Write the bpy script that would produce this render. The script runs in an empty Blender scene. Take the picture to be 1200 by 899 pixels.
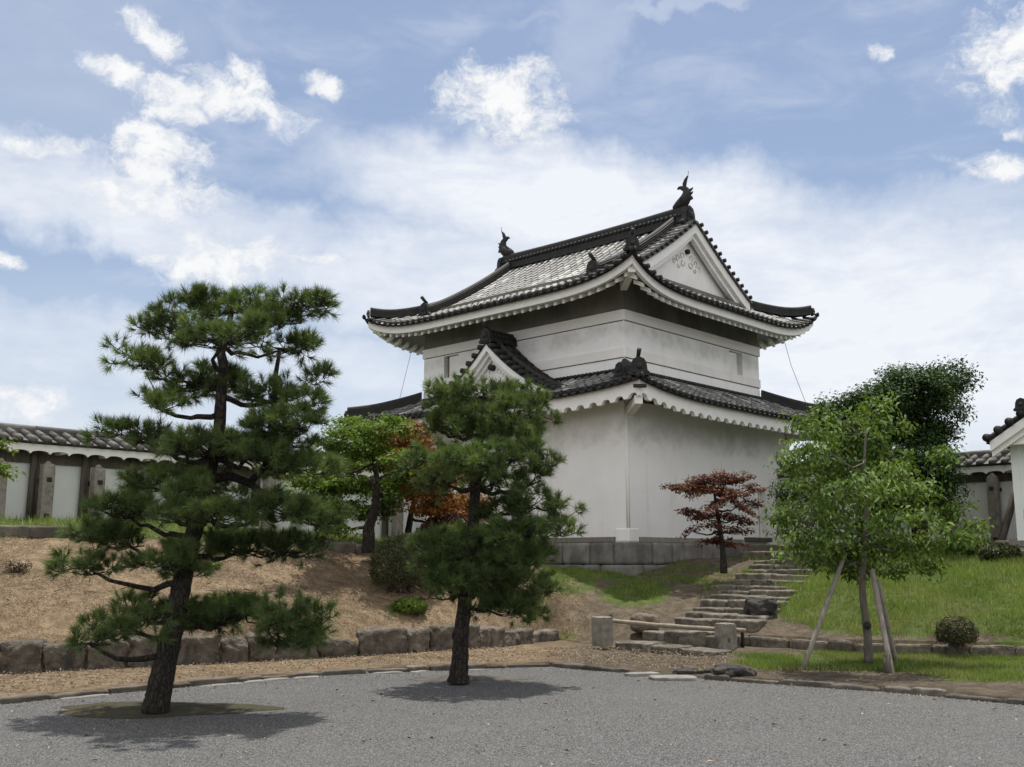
import bpy, math, random
import numpy as np
from mathutils import Vector, noise as mnoise
R_ = math.radians
S = bpy.context.scene
C = S.collection
random.seed(4); rng = np.random.default_rng(4)

# ------------------------------------------------------------------ camera
FPX, YH, EYE, CX, CY = 1200., 655., 1.6, 600., 449.5
PITCH = math.atan((YH-CY)/FPX)
camd = bpy.data.cameras.new('camera'); cam = bpy.data.objects.new('camera', camd); C.objects.link(cam)
cam.location = (0, 0, EYE); cam.rotation_euler = (math.pi/2+PITCH, 0, 0)
camd.sensor_width = 36; camd.lens = 36*FPX/1200; camd.clip_end = 3000; camd.clip_start = .05
S.camera = cam
FW = np.array([0, math.cos(PITCH), math.sin(PITCH)]); UPV = np.array([0, -math.sin(PITCH), math.cos(PITCH)])
EYEP = np.array([0, 0, EYE])
def ray(x, y): return FW*FPX+np.array([x-CX, 0, 0])-UPV*(y-CY)
def at(x, y, z): r = ray(x, y); return EYEP+r*(z-EYE)/r[2]
def atY(x, y, Y): r = ray(x, y); return EYEP+r*Y/r[1]
def proj(p):
    d = np.asarray(p, float)-EYEP; f = d@FW
    return CX+FPX*d[..., 0]/f, CY-FPX*(d@UPV)/f

# ------------------------------------------------------------------ light
SUN_EL, SUN_AZ = 77, 16          # azimuth from +Y towards +X
SKY_STRENGTH = .105
W = bpy.data.worlds.new('World'); S.world = W; W.use_nodes = True
nt = W.node_tree; N = nt.nodes; LK = nt.links; N.clear()
class G:
    """tiny helper to write node maths"""
    def __init__(s, nt): s.nt = nt; s.N = nt.nodes; s.L = nt.links
    def n(s, t, **k):
        o = s.N.new(t)
        for a, b in k.items(): setattr(o, a, b)
        return o
    def put(s, sock, v):
        if hasattr(v, 'is_linked') or isinstance(v, bpy.types.NodeSocket): s.L.new(v, sock)
        else: sock.default_value = v
    def m(s, op, a, b=None, c=None, clamp=False):
        o = s.n('ShaderNodeMath', operation=op, use_clamp=clamp)
        s.put(o.inputs[0], a)
        if b is not None: s.put(o.inputs[1], b)
        if c is not None: s.put(o.inputs[2], c)
        return o.outputs[0]
    def ss(s, x, lo, hi, a=0., b=1.):
        o = s.n('ShaderNodeMapRange', interpolation_type='SMOOTHSTEP')
        s.put(o.inputs['Value'], x); s.put(o.inputs['From Min'], lo); s.put(o.inputs['From Max'], hi)
        s.put(o.inputs['To Min'], a); s.put(o.inputs['To Max'], b); return o.outputs[0]
    def mix(s, f, a, b, kind='MIX'):
        o = s.n('ShaderNodeMix', data_type='RGBA', blend_type=kind)
        s.put(o.inputs[0], f); s.put(o.inputs[6], a); s.put(o.inputs[7], b); return o.outputs[2]
    def noise(s, vec, scale, detail=4, rough=.55, dist=0., col=False):
        o = s.n('ShaderNodeTexNoise'); s.L.new(vec, o.inputs['Vector'])
        o.inputs['Scale'].default_value = scale; o.inputs['Detail'].default_value = detail
        o.inputs['Roughness'].default_value = rough; o.inputs['Distortion'].default_value = dist
        return o.outputs['Color' if col else 'Fac']
    def xyz(s, x, y, z):
        o = s.n('ShaderNodeCombineXYZ'); s.put(o.inputs[0], x); s.put(o.inputs[1], y); s.put(o.inputs[2], z); return o.outputs[0]
g = G(nt)
tc = g.n('ShaderNodeTexCoord'); sep = g.n('ShaderNodeSeparateXYZ'); LK.new(tc.outputs['Generated'], sep.inputs[0])
sky = g.n('ShaderNodeTexSky', sky_type='NISHITA'); sky.sun_disc = False
sky.sun_elevation = R_(SUN_EL); sky.sun_rotation = R_(SUN_AZ); sky.air_density = 1.0; sky.dust_density = 1.2; sky.ozone_density = 1.
az = g.m('MULTIPLY', g.m('ARCTAN2', sep.outputs[0], sep.outputs[1]), 57.2958)
el = g.m('MULTIPLY', g.m('ARCSINE', sep.outputs[2]), 57.2958)
pos = g.xyz(g.m('MULTIPLY', az, .1), g.m('MULTIPLY', el, .1), 0.)
pos_w = g.xyz(g.m('MULTIPLY', az, .055), g.m('MULTIPLY', el, .14), 3.)     # stretched sideways for veils
warp = g.n('ShaderNodeSeparateColor'); LK.new(g.noise(pos, 3.2, 5, .6, col=True), warp.inputs[0])
wx = g.m('MULTIPLY', g.m('SUBTRACT', warp.outputs[0], .5), 2.6); wy = g.m('MULTIPLY', g.m('SUBTRACT', warp.outputs[1], .5), 2.2)
azw = g.m('ADD', az, wx); elw = g.m('ADD', el, wy)
azs = g.m('ADD', az, g.m('MULTIPLY', wx, 2.6)); els = g.m('ADD', el, g.m('MULTIPLY', wy, 1.8))
def dirn(px, py): r = ray(px, py); return math.degrees(math.atan2(r[0], r[1])), math.degrees(math.asin(r[2]/np.linalg.norm(r)))
def blob(px, py, rx, ry, rot, A, E, w=1.):
    a0, e0 = dirn(px, py); k = 57.3/FPX
    dx = g.m('SUBTRACT', A, a0); dy = g.m('SUBTRACT', E, e0)
    c, s_ = math.cos(R_(rot)), math.sin(R_(rot))
    X = g.m('ADD', g.m('MULTIPLY', dx, c/(rx*k)), g.m('MULTIPLY', dy, s_/(rx*k)))
    Y = g.m('SUBTRACT', g.m('MULTIPLY', dy, c/(ry*k)), g.m('MULTIPLY', dx, s_/(ry*k)))
    r2 = g.m('ADD', g.m('MULTIPLY', X, X), g.m('MULTIPLY', Y, Y))
    return g.m('MULTIPLY', g.m('SUBTRACT', 1., r2, clamp=False), w)
def maxall(lst):
    o = lst[0]
    for x in lst[1:]: o = g.m('MAXIMUM', o, x)
    return o
cumulus = [(180,42,38,20,-30,1),(165,98,72,15,-10,1),(230,112,80,13,-14,.9),(290,122,76,22,-16,1),(290,92,46,18,-25,.9),(205,128,40,26,0,.8),(185,172,60,36,0,1),(190,212,66,30,-10,.9),
           (170,236,84,24,0,.8),(55,173,44,9,6,.8),(380,97,26,13,-20,.8),(590,124,84,46,-14,1),(545,114,44,22,-10,.9),(610,90,44,22,0,.8),
           (262,308,90,34,8,.9),(372,306,34,9,-6,.7),(12,305,26,11,0,.8),(10,470,60,26,0,.8),(1030,62,14,11,-20,.7),(1185,62,52,62,-35,.75),(1192,152,24,9,0,.7),(1165,195,50,16,-10,.6)]
cm = maxall([blob(*b[:5], azw, elw, b[5]) for b in cumulus])
fine = g.noise(g.xyz(g.m('MULTIPLY', azw, .085), g.m('MULTIPLY', elw, .115), 1.), 6., 12, .68); mid = g.noise(pos, 2.6, 6, .58)
cden = g.m('ADD', g.m('MAXIMUM', cm, -1.), g.m('MULTIPLY', g.m('SUBTRACT', fine, .53), 4.2))
cmask = g.ss(cden, -.4, .95)
veil = [(90,230,210,44,-14,.8),(690,245,280,62,-8,1.),(560,330,240,70,0,.85),(1040,400,280,130,0,1.),(830,330,220,90,0,.8),(300,430,380,50,-4,.6),(60,420,240,40,0,.5),
        (1120,250,140,30,12,.45),(850,-6,220,10,3,.3),(690,40,60,50,60,.25),(60,60,160,130,40,.2),(300,290,330,45,-8,.6)]
vm = maxall([g.m('MAXIMUM', blob(*b[:5], azs, els, 1.), 0.) if False else g.m('MULTIPLY', g.ss(blob(*b[:5], azs, els, 1.), -1.1, .9), b[5]) for b in veil])
lowhaze = g.ss(el, 2., 19., .66, 0.)
vm = g.m('MAXIMUM', vm, lowhaze)
streak = g.noise(pos_w, 2.4, 7, .6, .4)
mott = g.noise(pos_w, 7., 6, .62, .3)
vv = g.m('MULTIPLY', vm, g.m('ADD', g.m('MULTIPLY', streak, 1.15), g.m('ADD', g.m('MULTIPLY', mott, .7), .05)), clamp=True)
vv = g.m('MAXIMUM', vv, g.m('MULTIPLY', g.ss(streak, .45, .8), .3))
skyc = g.mix(1., sky.outputs[0], (SKY_STRENGTH/.1, SKY_STRENGTH/.1, SKY_STRENGTH/.1, 1), 'MULTIPLY')
hazeblue = g.mix(.24, skyc, (5.0, 5.9, 7.9, 1))
veilc = (7.9, 8.2, 8.75, 1)
c1 = g.mix(vv, hazeblue, veilc)
shade = g.ss(g.m('ADD', g.m('MULTIPLY', cden, .5), mid), .3, 1.25)
cumc = g.mix(shade, (7.2, 7.5, 8.0, 1), (9.0, 9.0, 8.9, 1))
c2 = g.mix(g.m('MULTIPLY', cmask, .95), c1, cumc)
back = g.m('MULTIPLY', g.ss(g.m('ABSOLUTE', az), 55., 115.), g.m('ADD', .45, g.m('MULTIPLY', mid, .6)))     # added unseen bright sky behind the camera, lifts the shaded walls
c2 = g.mix(back, c2, (12.6, 12.2, 11.7, 1))
bg = g.n('ShaderNodeBackground'); LK.new(c2, bg.inputs[0]); bg.inputs[1].default_value = .083
LK.new(bg.outputs[0], g.n('ShaderNodeOutputWorld').inputs[0])
sund = bpy.data.lights.new('sun', 'SUN'); sund.energy = 3.8; sund.angle = R_(.6); sund.color = (1, .95, .87)
sun = bpy.data.objects.new('sun', sund); C.objects.link(sun)
sv = Vector((math.sin(R_(SUN_AZ))*math.cos(R_(SUN_EL)), math.cos(R_(SUN_AZ))*math.cos(R_(SUN_EL)), math.sin(R_(SUN_EL))))
sun.rotation_euler = sv.to_track_quat('Z', 'Y').to_euler(); sun.location = (0, 0, 40)
S.view_settings.view_transform = 'Standard'; S.view_settings.look = 'None'; S.view_settings.gamma = 1
S.view_settings.exposure = 0.42; S.view_settings.use_curve_mapping = False

# ------------------------------------------------------------------ helpers
def tag(o, label=None, cat=None, group=None, kind=None):
    if label: o['label'] = label
    if cat: o['category'] = cat
    if group: o['group'] = group
    if kind: o['kind'] = kind
    return o
def thing(name, label, cat, loc=(0, 0, 0), rotz=0., group=None):
    o = bpy.data.objects.new(name, None); C.objects.link(o); o.empty_display_size = .2
    o.location = loc; o.rotation_euler = (0, 0, rotz); return tag(o, label, cat, group)
class MB:
    def __init__(s): s.v = []; s.f = []; s.r = []; s.mi = []; s.sm = []
    def add(s, vs, fs, rnd=None, mi=0, smooth=False):
        o = len(s.v); s.v.extend([tuple(map(float, p)) for p in vs])
        r = random.random() if rnd is None else rnd
        for f in fs: s.f.append(tuple(i+o for i in f)); s.r.append(r); s.mi.append(mi); s.sm.append(smooth)
    def box(s, x0, x1, y0, y1, z0, z1, rnd=None, mi=0):
        vs = [(x, y, z) for z in (z0, z1) for y in (y0, y1) for x in (x0, x1)]
        s.add(vs, [(0, 2, 3, 1), (4, 5, 7, 6), (0, 1, 5, 4), (2, 6, 7, 3), (0, 4, 6, 2), (1, 3, 7, 5)], rnd, mi)
    def tube(s, pts, rad, n=8, rnd=None, mi=0, cap=True, smooth=True, jitter=0.):
        pts = [np.asarray(p, float) for p in pts]; k = len(pts)
        if not hasattr(rad, '__len__'): rad = [rad]*k
        vs = []; prev = None
        for i, p in enumerate(pts):
            d = pts[min(i+1, k-1)]-pts[max(i-1, 0)]; d = d/(np.linalg.norm(d)+1e-9)
            if prev is None:
                h = np.array([0, 0, 1.]) if abs(d[2]) < .9 else np.array([1., 0, 0])
                a = np.cross(d, h)
            else: a = prev-d*(prev@d)
            a /= np.linalg.norm(a)+1e-9; b = np.cross(d, a); prev = a
            for j in range(n):
                t = 2*math.pi*j/n; rr = rad[i]*(1+(random.random()-.5)*jitter)
                vs.append(p+(a*math.cos(t)+b*math.sin(t))*rr)
        fs = [(i*n+j, i*n+(j+1) % n, (i+1)*n+(j+1) % n, (i+1)*n+j) for i in range(k-1) for j in range(n)]
        if cap: fs += [tuple(range(n-1, -1, -1)), tuple((k-1)*n+j for j in range(n))]
        s.add(vs, fs, rnd, mi, smooth)
    def grid(s, P, rnd=None, mi=0, smooth=True, flip=False):
        P = np.asarray(P, float); a, b = P.shape[:2]
        fs = [(i*b+j, (i+1)*b+j, (i+1)*b+j+1, i*b+j+1) for i in range(a-1) for j in range(b-1)]
        if flip: fs = [f[::-1] for f in fs]
        s.add(P.reshape(-1, 3), fs, rnd, mi, smooth)
    def prism(s, poly, fn, h0, h1, rnd=None, mi=0):
        """poly 2d outline, fn(x,y,h)->3d"""
        n = len(poly); vs = [fn(x, y, h0) for x, y in poly]+[fn(x, y, h1) for x, y in poly]
        fs = [tuple(range(n-1, -1, -1)), tuple(range(n, 2*n))]+[(i, (i+1) % n, n+(i+1) % n, n+i) for i in range(n)]
        s.add(vs, fs, rnd, mi)
    def build(s, name, mats, parent=None, off=(0, 0, 0), bevel=0., fixn=True):
        me = bpy.data.meshes.new(name); off = np.asarray(off, float)
        me.from_pydata([tuple(np.asarray(p)-off) for p in s.v] if off.any() else s.v, [], s.f)
        for m_ in (mats if isinstance(mats, (list, tuple)) else [mats]): me.materials.append(m_)
        me.polygons.foreach_set('material_index', s.mi); me.polygons.foreach_set('use_smooth', s.sm)
        a = me.attributes.new('rnd', 'FLOAT', 'FACE'); a.data.foreach_set('value', s.r)
        if fixn:
            import bmesh
            bm = bmesh.new(); bm.from_mesh(me); bmesh.ops.recalc_face_normals(bm, faces=bm.faces[:]); bm.to_mesh(me); bm.free()
        o = bpy.data.objects.new(name, me); C.objects.link(o)
        if parent: o.parent = parent
        if bevel:
            b = o.modifiers.new('bevel', 'BEVEL'); b.width = bevel; b.segments = 2; b.limit_method = 'ANGLE'; b.angle_limit = R_(40)
        return o
def fast(name, V, k, mat, rnd, parent=None, off=(0, 0, 0)):
    """mesh of separate k-gons from an (n*k,3) array"""
    V = np.asarray(V, np.float32).reshape(-1, 3)-np.asarray(off, np.float32)
    n = len(V)//k; me = bpy.data.meshes.new(name)
    me.vertices.add(len(V)); me.vertices.foreach_set('co', V.ravel())
    me.loops.add(len(V)); me.loops.foreach_set('vertex_index', np.arange(len(V), dtype=np.int32))
    me.polygons.add(n); me.polygons.foreach_set('loop_start', np.arange(0, len(V), k, dtype=np.int32))
    me.polygons.foreach_set('loop_total', np.full(n, k, np.int32))
    me.update(); me.validate(); me.materials.append(mat)
    a = me.attributes.new('rnd', 'FLOAT', 'FACE'); a.data.foreach_set('value', np.asarray(rnd, np.float32))
    o = bpy.data.objects.new(name, me); C.objects.link(o)
    if parent: o.parent = parent
    return o

def mat(name, stops, scale=3., detail=5, rough=.85, bump=0., bscale=None, bdist=.02, rnd=0., trans=0., stretch=None, spec=.4, rr=0., rand_off=False, extra=None, dist=0.):
    m = bpy.data.materials.new(name); m.use_nodes = True; t = m.node_tree; h = G(t)
    b = t.nodes['Principled BSDF']; out = t.nodes['Material Output']
    co = h.n('ShaderNodeTexCoord').outputs['Object']
    if rand_off:
        oi = h.n('ShaderNodeObjectInfo'); va = h.n('ShaderNodeVectorMath', operation='MULTIPLY_ADD')
        t.links.new(oi.outputs['Random'], va.inputs[0]); va.inputs[1].default_value = (37, 51, 23); t.links.new(co, va.inputs[2]); co = va.outputs[0]
    if stretch:
        mp = h.n('ShaderNodeMapping'); mp.inputs['Scale'].default_value = stretch; t.links.new(co, mp.inputs[0]); co2 = mp.outputs[0]
    else: co2 = co
    f = h.noise(co2, scale, detail, .62, dist)
    rp = h.n('ShaderNodeValToRGB'); t.links.new(f, rp.inputs[0])
    e = rp.color_ramp.elements
    while len(e) < len(stops): e.new(.5)
    for el_, (p, c) in zip(e, stops): el_.position = p; el_.color = (*c, 1)
    col = rp.outputs[0]
    at_ = h.n('ShaderNodeAttribute', attribute_name='rnd')
    if rnd:
        k = h.n('ShaderNodeMapRange'); t.links.new(at_.outputs['Fac'], k.inputs[0]); k.inputs[3].default_value = 1-rnd; k.inputs[4].default_value = 1+rnd
        vm_ = h.n('ShaderNodeVectorMath', operation='SCALE'); t.links.new(col, vm_.inputs[0]); t.links.new(k.outputs[0], vm_.inputs['Scale']); col = vm_.outputs[0]
    if extra: col = extra(h, co, col, at_.outputs['Fac'])
    t.links.new(col, b.inputs['Base Color']); b.inputs['Roughness'].default_value = rough; b.inputs['Specular IOR Level'].default_value = spec
    if rr:
        k = h.n('ShaderNodeMapRange'); t.links.new(at_.outputs['Fac'], k.inputs[0]); k.inputs[3].default_value = rough-rr; k.inputs[4].default_value = rough+rr; t.links.new(k.outputs[0], b.inputs['Roughness'])
    if bump:
        bp = h.n('ShaderNodeBump'); bp.inputs['Strength'].default_value = bump; bp.inputs['Distance'].default_value = bdist
        t.links.new(h.noise(co2, bscale or scale*4, 6, .65), bp.inputs['Height']); t.links.new(bp.outputs[0], b.inputs['Normal'])
    if trans:
        tr = h.n('ShaderNodeBsdfTranslucent'); t.links.new(h.mix(1., col, (1.25, 1.2, .55, 1), 'MULTIPLY'), tr.inputs[0])
        mx = h.n('ShaderNodeMixShader'); mx.inputs[0].default_value = trans
        t.links.new(b.outputs[0], mx.inputs[1]); t.links.new(tr.outputs[0], mx.inputs[2]); t.links.new(mx.outputs[0], out.inputs[0])
    return m
def stain(c, s1=.9, lo=.55, hi=.75, amt=.7, st=(1, 1, .45)):
    def f(h, co, col, r):
        mp = h.n('ShaderNodeMapping'); mp.inputs['Scale'].default_value = st; h.L.new(co, mp.inputs[0])
        n1 = h.noise(mp.outputs[0], s1, 8, .68, .4)
        return h.mix(h.m('MULTIPLY', h.ss(n1, lo, hi), amt), col, (*c, 1))
    return f
def plates(h, co, col, r):
    mp = h.n('ShaderNodeMapping'); mp.inputs['Scale'].default_value = (1, 1, .45); h.L.new(co, mp.inputs[0])
    v_ = h.n('ShaderNodeTexVoronoi'); v_.feature = 'DISTANCE_TO_EDGE'; v_.inputs['Scale'].default_value = 22; h.L.new(mp.outputs[0], v_.inputs['Vector'])
    return h.mix(h.ss(v_.outputs['Distance'], .02, .16), (.010, .008, .007, 1), h.mix(1., col, (1.7, 1.6, 1.5, 1), 'MULTIPLY'))
def wallstain(h, co, col, r):
    col = stain((.42, .395, .35), .62, .56, .76, .5)(h, co, col, r)
    sp_ = h.n('ShaderNodeSeparateXYZ'); h.L.new(co, sp_.inputs[0]); z = sp_.outputs[2]
    n1 = h.noise(co, .75, 9, .7, .5); n2 = h.noise(co, 3.5, 8, .7)
    k = h.m('ADD', h.m('MULTIPLY', n1, .7), h.m('MULTIPLY', n2, .35))
    band = h.m('MAXIMUM', h.ss(h.m('ABSOLUTE', h.m('SUBTRACT', z, 4.65)), .75, .1), h.ss(h.m('ABSOLUTE', h.m('SUBTRACT', z, 7.22)), .45, .05))
    mp = h.n('ShaderNodeMapping'); mp.inputs['Scale'].default_value = (3.2, 3.2, .16); h.L.new(co, mp.inputs[0])
    col = h.mix(h.m('MULTIPLY', h.ss(h.m('ADD', h.noise(mp.outputs[0], 1.6, 6, .6), h.m('MULTIPLY', h.m('SUBTRACT', n2, .5), .4)), .56, .78), .2), col, (.36, .34, .30, 1))      # faint drip streaks
    return h.mix(h.m('MULTIPLY', h.ss(h.m('ADD', k, h.m('MULTIPLY', band, .19)), .60, .88), .42), col, (.27, .255, .225, 1))      # mould grown where the eaves drip
def pick_white(h, co, col, r):      # some individual tiles painted pale, standing in for glints of sun and sky
    n1 = h.noise(co, .5, 3, .5)
    return h.mix(h.ss(h.m('ADD', r, h.m('MULTIPLY', h.m('SUBTRACT', n1, .5), .9)),   .74, 1.0), col, (.46, .46, .44, 1))
M = dict(
 plaster=mat('plaster', [(.3, (.78, .775, .77)), (.7, (.85, .845, .84))], 1.3, 6, .9, .12, 30, .004, extra=wallstain),
 plaster_band=mat('plaster_band', [(.3, (.72, .70, .675)), (.7, (.80, .785, .76))], 1.3, 6, .9, .1, 30, .004, extra=stain((.4, .39, .35), 1.2, .55, .8, .5)),
 plaster_dark=mat('dark_grey_plaster', [(.3, (.12, .114, .10)), (.7, (.20, .19, .165))], 1.2, 7, .95, .1, 30, .004, extra=stain((.075, .07, .06), .8, .45, .7, .6)),  # dark grey with darker blotches, for the wall strip above the upper band
 plaster_trim=mat('plaster_trim', [(.3, (.72, .715, .695)), (.7, (.80, .795, .77))], 3, 5, .85, .06, 30, .003, extra=stain((.5, .49, .45), 2.2, .6, .8, .3)),
 plaster_soffit=mat('soffit_plaster_shaded', [(.3, (.25, .245, .23)), (.7, (.32, .31, .295))], 2, 5, .95),  # plaster darkened, eave shade between the rafters put into its colour
 carving=mat('carved_plaster', [(.3, (0.450, 0.435, 0.405)), (.7, (0.630, 0.615, 0.585))], 5, 4, .9),
 line=mat('band_shade_paint', [(.3, (.05, .048, .044)), (.7, (.08, .076, .07))], 6, 3, .9),  # dark colour painting the line of shade below each wall band
 tile=mat('roof_tile', [(.3, (0.120, 0.120, 0.118)), (.7, (0.230, 0.228, 0.220))], 2.2, 6, .62, .15, 40, .003, rnd=.5, spec=.3, rr=.12, extra=pick_white),
 tile_dark=mat('roof_tile_dark', [(.3, (0.012, 0.012, 0.012)), (.7, (0.031, 0.031, 0.029))], 5, 6, .68, .2, 30, .004, rnd=.45, spec=.3, rr=.12),
 tile_moss=mat('wall_tile', [(.3, (0.048, 0.048, 0.046)), (.55, (0.096, 0.094, 0.086)), (.75, (0.158, 0.154, 0.144))], 4, 7, .7, .2, 40, .004, rnd=.35),
 wood=mat('aged_wood', [(.3, (.06, .05, .042)), (.7, (.14, .118, .095))], 3, 6, .85, .4, 20, .006, stretch=(6, 6, .6), rnd=.25),
 wood_grey=mat('grey_wood', [(.3, (.15, .135, .115)), (.7, (.28, .255, .22))], 4, 6, .85, .35, 24, .005, stretch=(6, 6, .8), rnd=.2),
 black=mat('blackened', [(.3, (.012, .012, .012)), (.7, (.03, .028, .026))], 8, 4, .8, .5, 20, .01),
 granite=mat('granite', [(.25, (0.067, 0.057, 0.046)), (.5, (0.140, 0.122, 0.098)), (.72, (0.220, 0.192, 0.155))], 7, 10, .92, 1., 30, .03, rnd=.3, rand_off=True, extra=stain((.035, .032, .028), 3.2, .48, .66, .8, (1, 1, .6))),
 granite_base=mat('base_granite', [(.25, (0.102, 0.096, 0.085)), (.5, (0.187, 0.178, 0.162)), (.72, (0.281, 0.272, 0.251))], 2.2, 9, .9, .7, 20, .012, rnd=.28, extra=stain((.05, .047, .042), 1.3, .5, .7, .75, (1, 1, .5))),
 kerb=mat('kerb_stone', [(.25, (0.044, 0.039, 0.031)), (.5, (0.089, 0.079, 0.065)), (.75, (0.162, 0.148, 0.126))], 3.5, 9, .9, .7, 24, .01, rnd=.35, rand_off=True, extra=stain((.06, .055, .045), 2.5, .5, .66, .6)),
 kerb_pale=mat('pale_kerb_stone', [(.25, (0.128, 0.121, 0.111)), (.6, (0.231, 0.223, 0.206)), (.75, (0.289, 0.277, 0.260))], 3.5, 9, .9, .7, 24, .01, rand_off=True),
 step=mat('step_stone', [(.25, (0.065, 0.058, 0.046)), (.5, (0.130, 0.116, 0.093)), (.75, (0.234, 0.213, 0.174))], 7, 10, .92, 1., 30, .025, rnd=.25, rand_off=True, extra=stain((.04, .037, .032), 4., .5, .68, .7)),
 rock=mat('brown_rock', [(.3, (0.072, 0.058, 0.044)), (.7, (0.192, 0.152, 0.116))], 3, 8, .92, .8, 18, .02, rand_off=True),
 rock_dark=mat('dark_rock', [(.3, (.014, .013, .012)), (.7, (.06, .056, .05))], 4, 8, .85, 1., 14, .04, rand_off=True),
 post=mat('stone_post', [(.3, (0.128, 0.117, 0.096)), (.6, (0.240, 0.222, 0.189)), (.8, (0.304, 0.285, 0.244))], 9, 8, .92, .7, 50, .006, rand_off=True),
 bark=mat('pine_bark', [(.3, (0.008, 0.006, 0.005)), (.5, (0.022, 0.019, 0.016)), (.72, (0.049, 0.042, 0.036))], 7, 8, .95, 1., 16, .05, stretch=(2.2, 2.2, .7), extra=plates),
 bark_mid=mat('smooth_bark', [(.3, (.05, .043, .035)), (.7, (.16, .14, .115))], 8, 6, .9, .6, 30, .01, stretch=(2, 2, .6)),
 needles=mat('pine_needles', [(.3, (0.058, 0.095, 0.030)), (.7, (0.122, 0.171, 0.056))], 1.4, 3, .55, rnd=.65, trans=.3, spec=.3),
 needles2=mat('pine_needles_light', [(.3, (0.069, 0.116, 0.037)), (.7, (0.136, 0.188, 0.064))], 1.6, 3, .55, rnd=.65, trans=.3, spec=.3),
 needles_l=mat('dry_needles', [(.3, (.16, .11, .055)), (.7, (.3, .21, .12))], 4, 3, .8, rnd=.4),
 maple_g=mat('maple_green', [(.3, (0.058, 0.113, 0.016)), (.7, (0.132, 0.196, 0.030))], 1.2, 3, .62, rnd=.45, trans=.35, spec=.2),
 maple_o=mat('maple_orange', [(.3, (0.117, 0.056, 0.014)), (.6, (0.224, 0.095, 0.028)), (.8, (0.106, 0.113, 0.023))], 1.3, 3, .62, rnd=.45, trans=.3, spec=.2),
 maple_r=mat('maple_red', [(.3, (.060, .020, .015)), (.55, (.120, .045, .028)), (.8, (.125, .080, .036))], 1.6, 3, .62, rnd=.45, trans=.28, spec=.2),
 dark_leaf=mat('evergreen_leaf', [(.3, (0.027, 0.060, 0.020)), (.7, (0.068, 0.116, 0.036))], 1., 3, .62, rnd=.5, trans=.15, spec=.2),
 cherry=mat('cherry_leaf', [(.3, (0.067, 0.125, 0.025)), (.7, (0.129, 0.196, 0.043))], 1.2, 3, .62, rnd=.5, trans=.3, spec=.2),
 azalea=mat('azalea_leaf', [(.3, (0.039, 0.052, 0.018)), (.55, (0.078, 0.078, 0.029)), (.8, (0.130, 0.085, 0.039))], 5, 3, .62, rnd=.5, trans=.2),
 shrub_g=mat('shrub_leaf', [(.3, (0.027, 0.045, 0.013)), (.7, (0.076, 0.081, 0.027))], 4, 3, .62, rnd=.5, trans=.2),
 purple=mat('purple_leaf', [(.3, (0.028, 0.011, 0.011)), (.7, (0.070, 0.025, 0.020))], 3, 3, .62, rnd=.5, trans=.2),
 grass=mat('grass_blade', [(.28, (0.080, 0.138, 0.023)), (.48, (0.137, 0.199, 0.036)), (.60, (0.171, 0.210, 0.055)), (.72, (0.228, 0.199, 0.097))], .9, 5, .6, rnd=.45, trans=.3),
 straw=mat('straw_bits', [(.3, (0.138, 0.104, 0.065)), (.7, (0.310, 0.250, 0.173))], 3, 3, .85, rnd=.5),
 twig=mat('twig', [(.3, (.05, .04, .03)), (.7, (.12, .095, .07))], 6, 3, .9),
 wire=mat('wire', [(.3, (.12, .12, .12)), (.7, (.18, .18, .18))], 6, 2, .6),
 bamboo=mat('weathered_bamboo', [(.3, (.16, .135, .10)), (.7, (.30, .26, .2))], 4, 6, .75, .3, 20, .005, rnd=.2, stretch=(3, 3, 1)),
)
def rock_mesh(sx, sy, sz, seed, n=7, p=5., rough=.06, chip=.1):
    """an irregular block, base at z=0"""
    vs = {}; out = []; fs = []
    def key(q):
        k = tuple(round(c, 5) for c in q)
        if k not in vs: vs[k] = len(out); out.append(q)
        return vs[k]
    L = np.linspace(-1, 1, n)
    for ax in range(3):
        for sg in (-1, 1):
            idx = []
            for a in L:
                row = []
                for b in L:
                    q = [0, 0, 0]; q[ax] = sg; q[(ax+1) % 3] = a; q[(ax+2) % 3] = b; row.append(key(q))
                idx.append(row)
            for i in range(n-1):
                for j in range(n-1):
                    f = (idx[i][j], idx[i+1][j], idx[i+1][j+1], idx[i][j+1]); fs.append(f if sg > 0 else f[::-1])
    V = []
    for q in out:
        q = np.array(q, float); q = q/(np.sum(np.abs(q)**p))**(1/p)
        w = q*np.array([sx, sy, sz])/2
        o = Vector((seed*7.3, seed*3.1, seed*1.7))
        nz = mnoise.fractal(Vector(w*2.2/max(sx, sy, sz)*1.0)+o, 1., 2., 3)*chip + mnoise.fractal(Vector(w*9)+o, 1., 2., 3)*rough*.6
        w = w*(1+nz); w[2] += sz/2; V.append(w)
    return V, fs
def rz(P, a):
    c, s = math.cos(a), math.sin(a); P = np.asarray(P, float); Q = P.copy()
    Q[:, 0] = P[:, 0]*c-P[:, 1]*s; Q[:, 1] = P[:, 0]*s+P[:, 1]*c; return Q
def rock(name, where, size, rot, seed, m, parent=None, **k):
    V, F = rock_mesh(*size, seed, **k); b = MB(); b.add(rz(V, rot), F, random.random(), 0, False)
    o = b.build(name, m, parent, fixn=False); o.location = where
    return o

# ------------------------------------------------------------------ axes of the castle corner
TH = R_(43.4)
u = np.array([math.sin(TH), math.cos(TH), 0]); v = np.array([-math.cos(TH), math.sin(TH), 0])
ROT_U = math.atan2(u[1], u[0]); ROT_R = math.atan2(-v[1], -v[0])
LC = atY(737, 634, 24.0); LC[2] = 0
UC = LC+.65*u+.52*v            # corner of the upper storey, local origin of the turret
def loc2w(a, b, z=0): return UC+a*u+b*v+np.array([0, 0, z])

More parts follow.
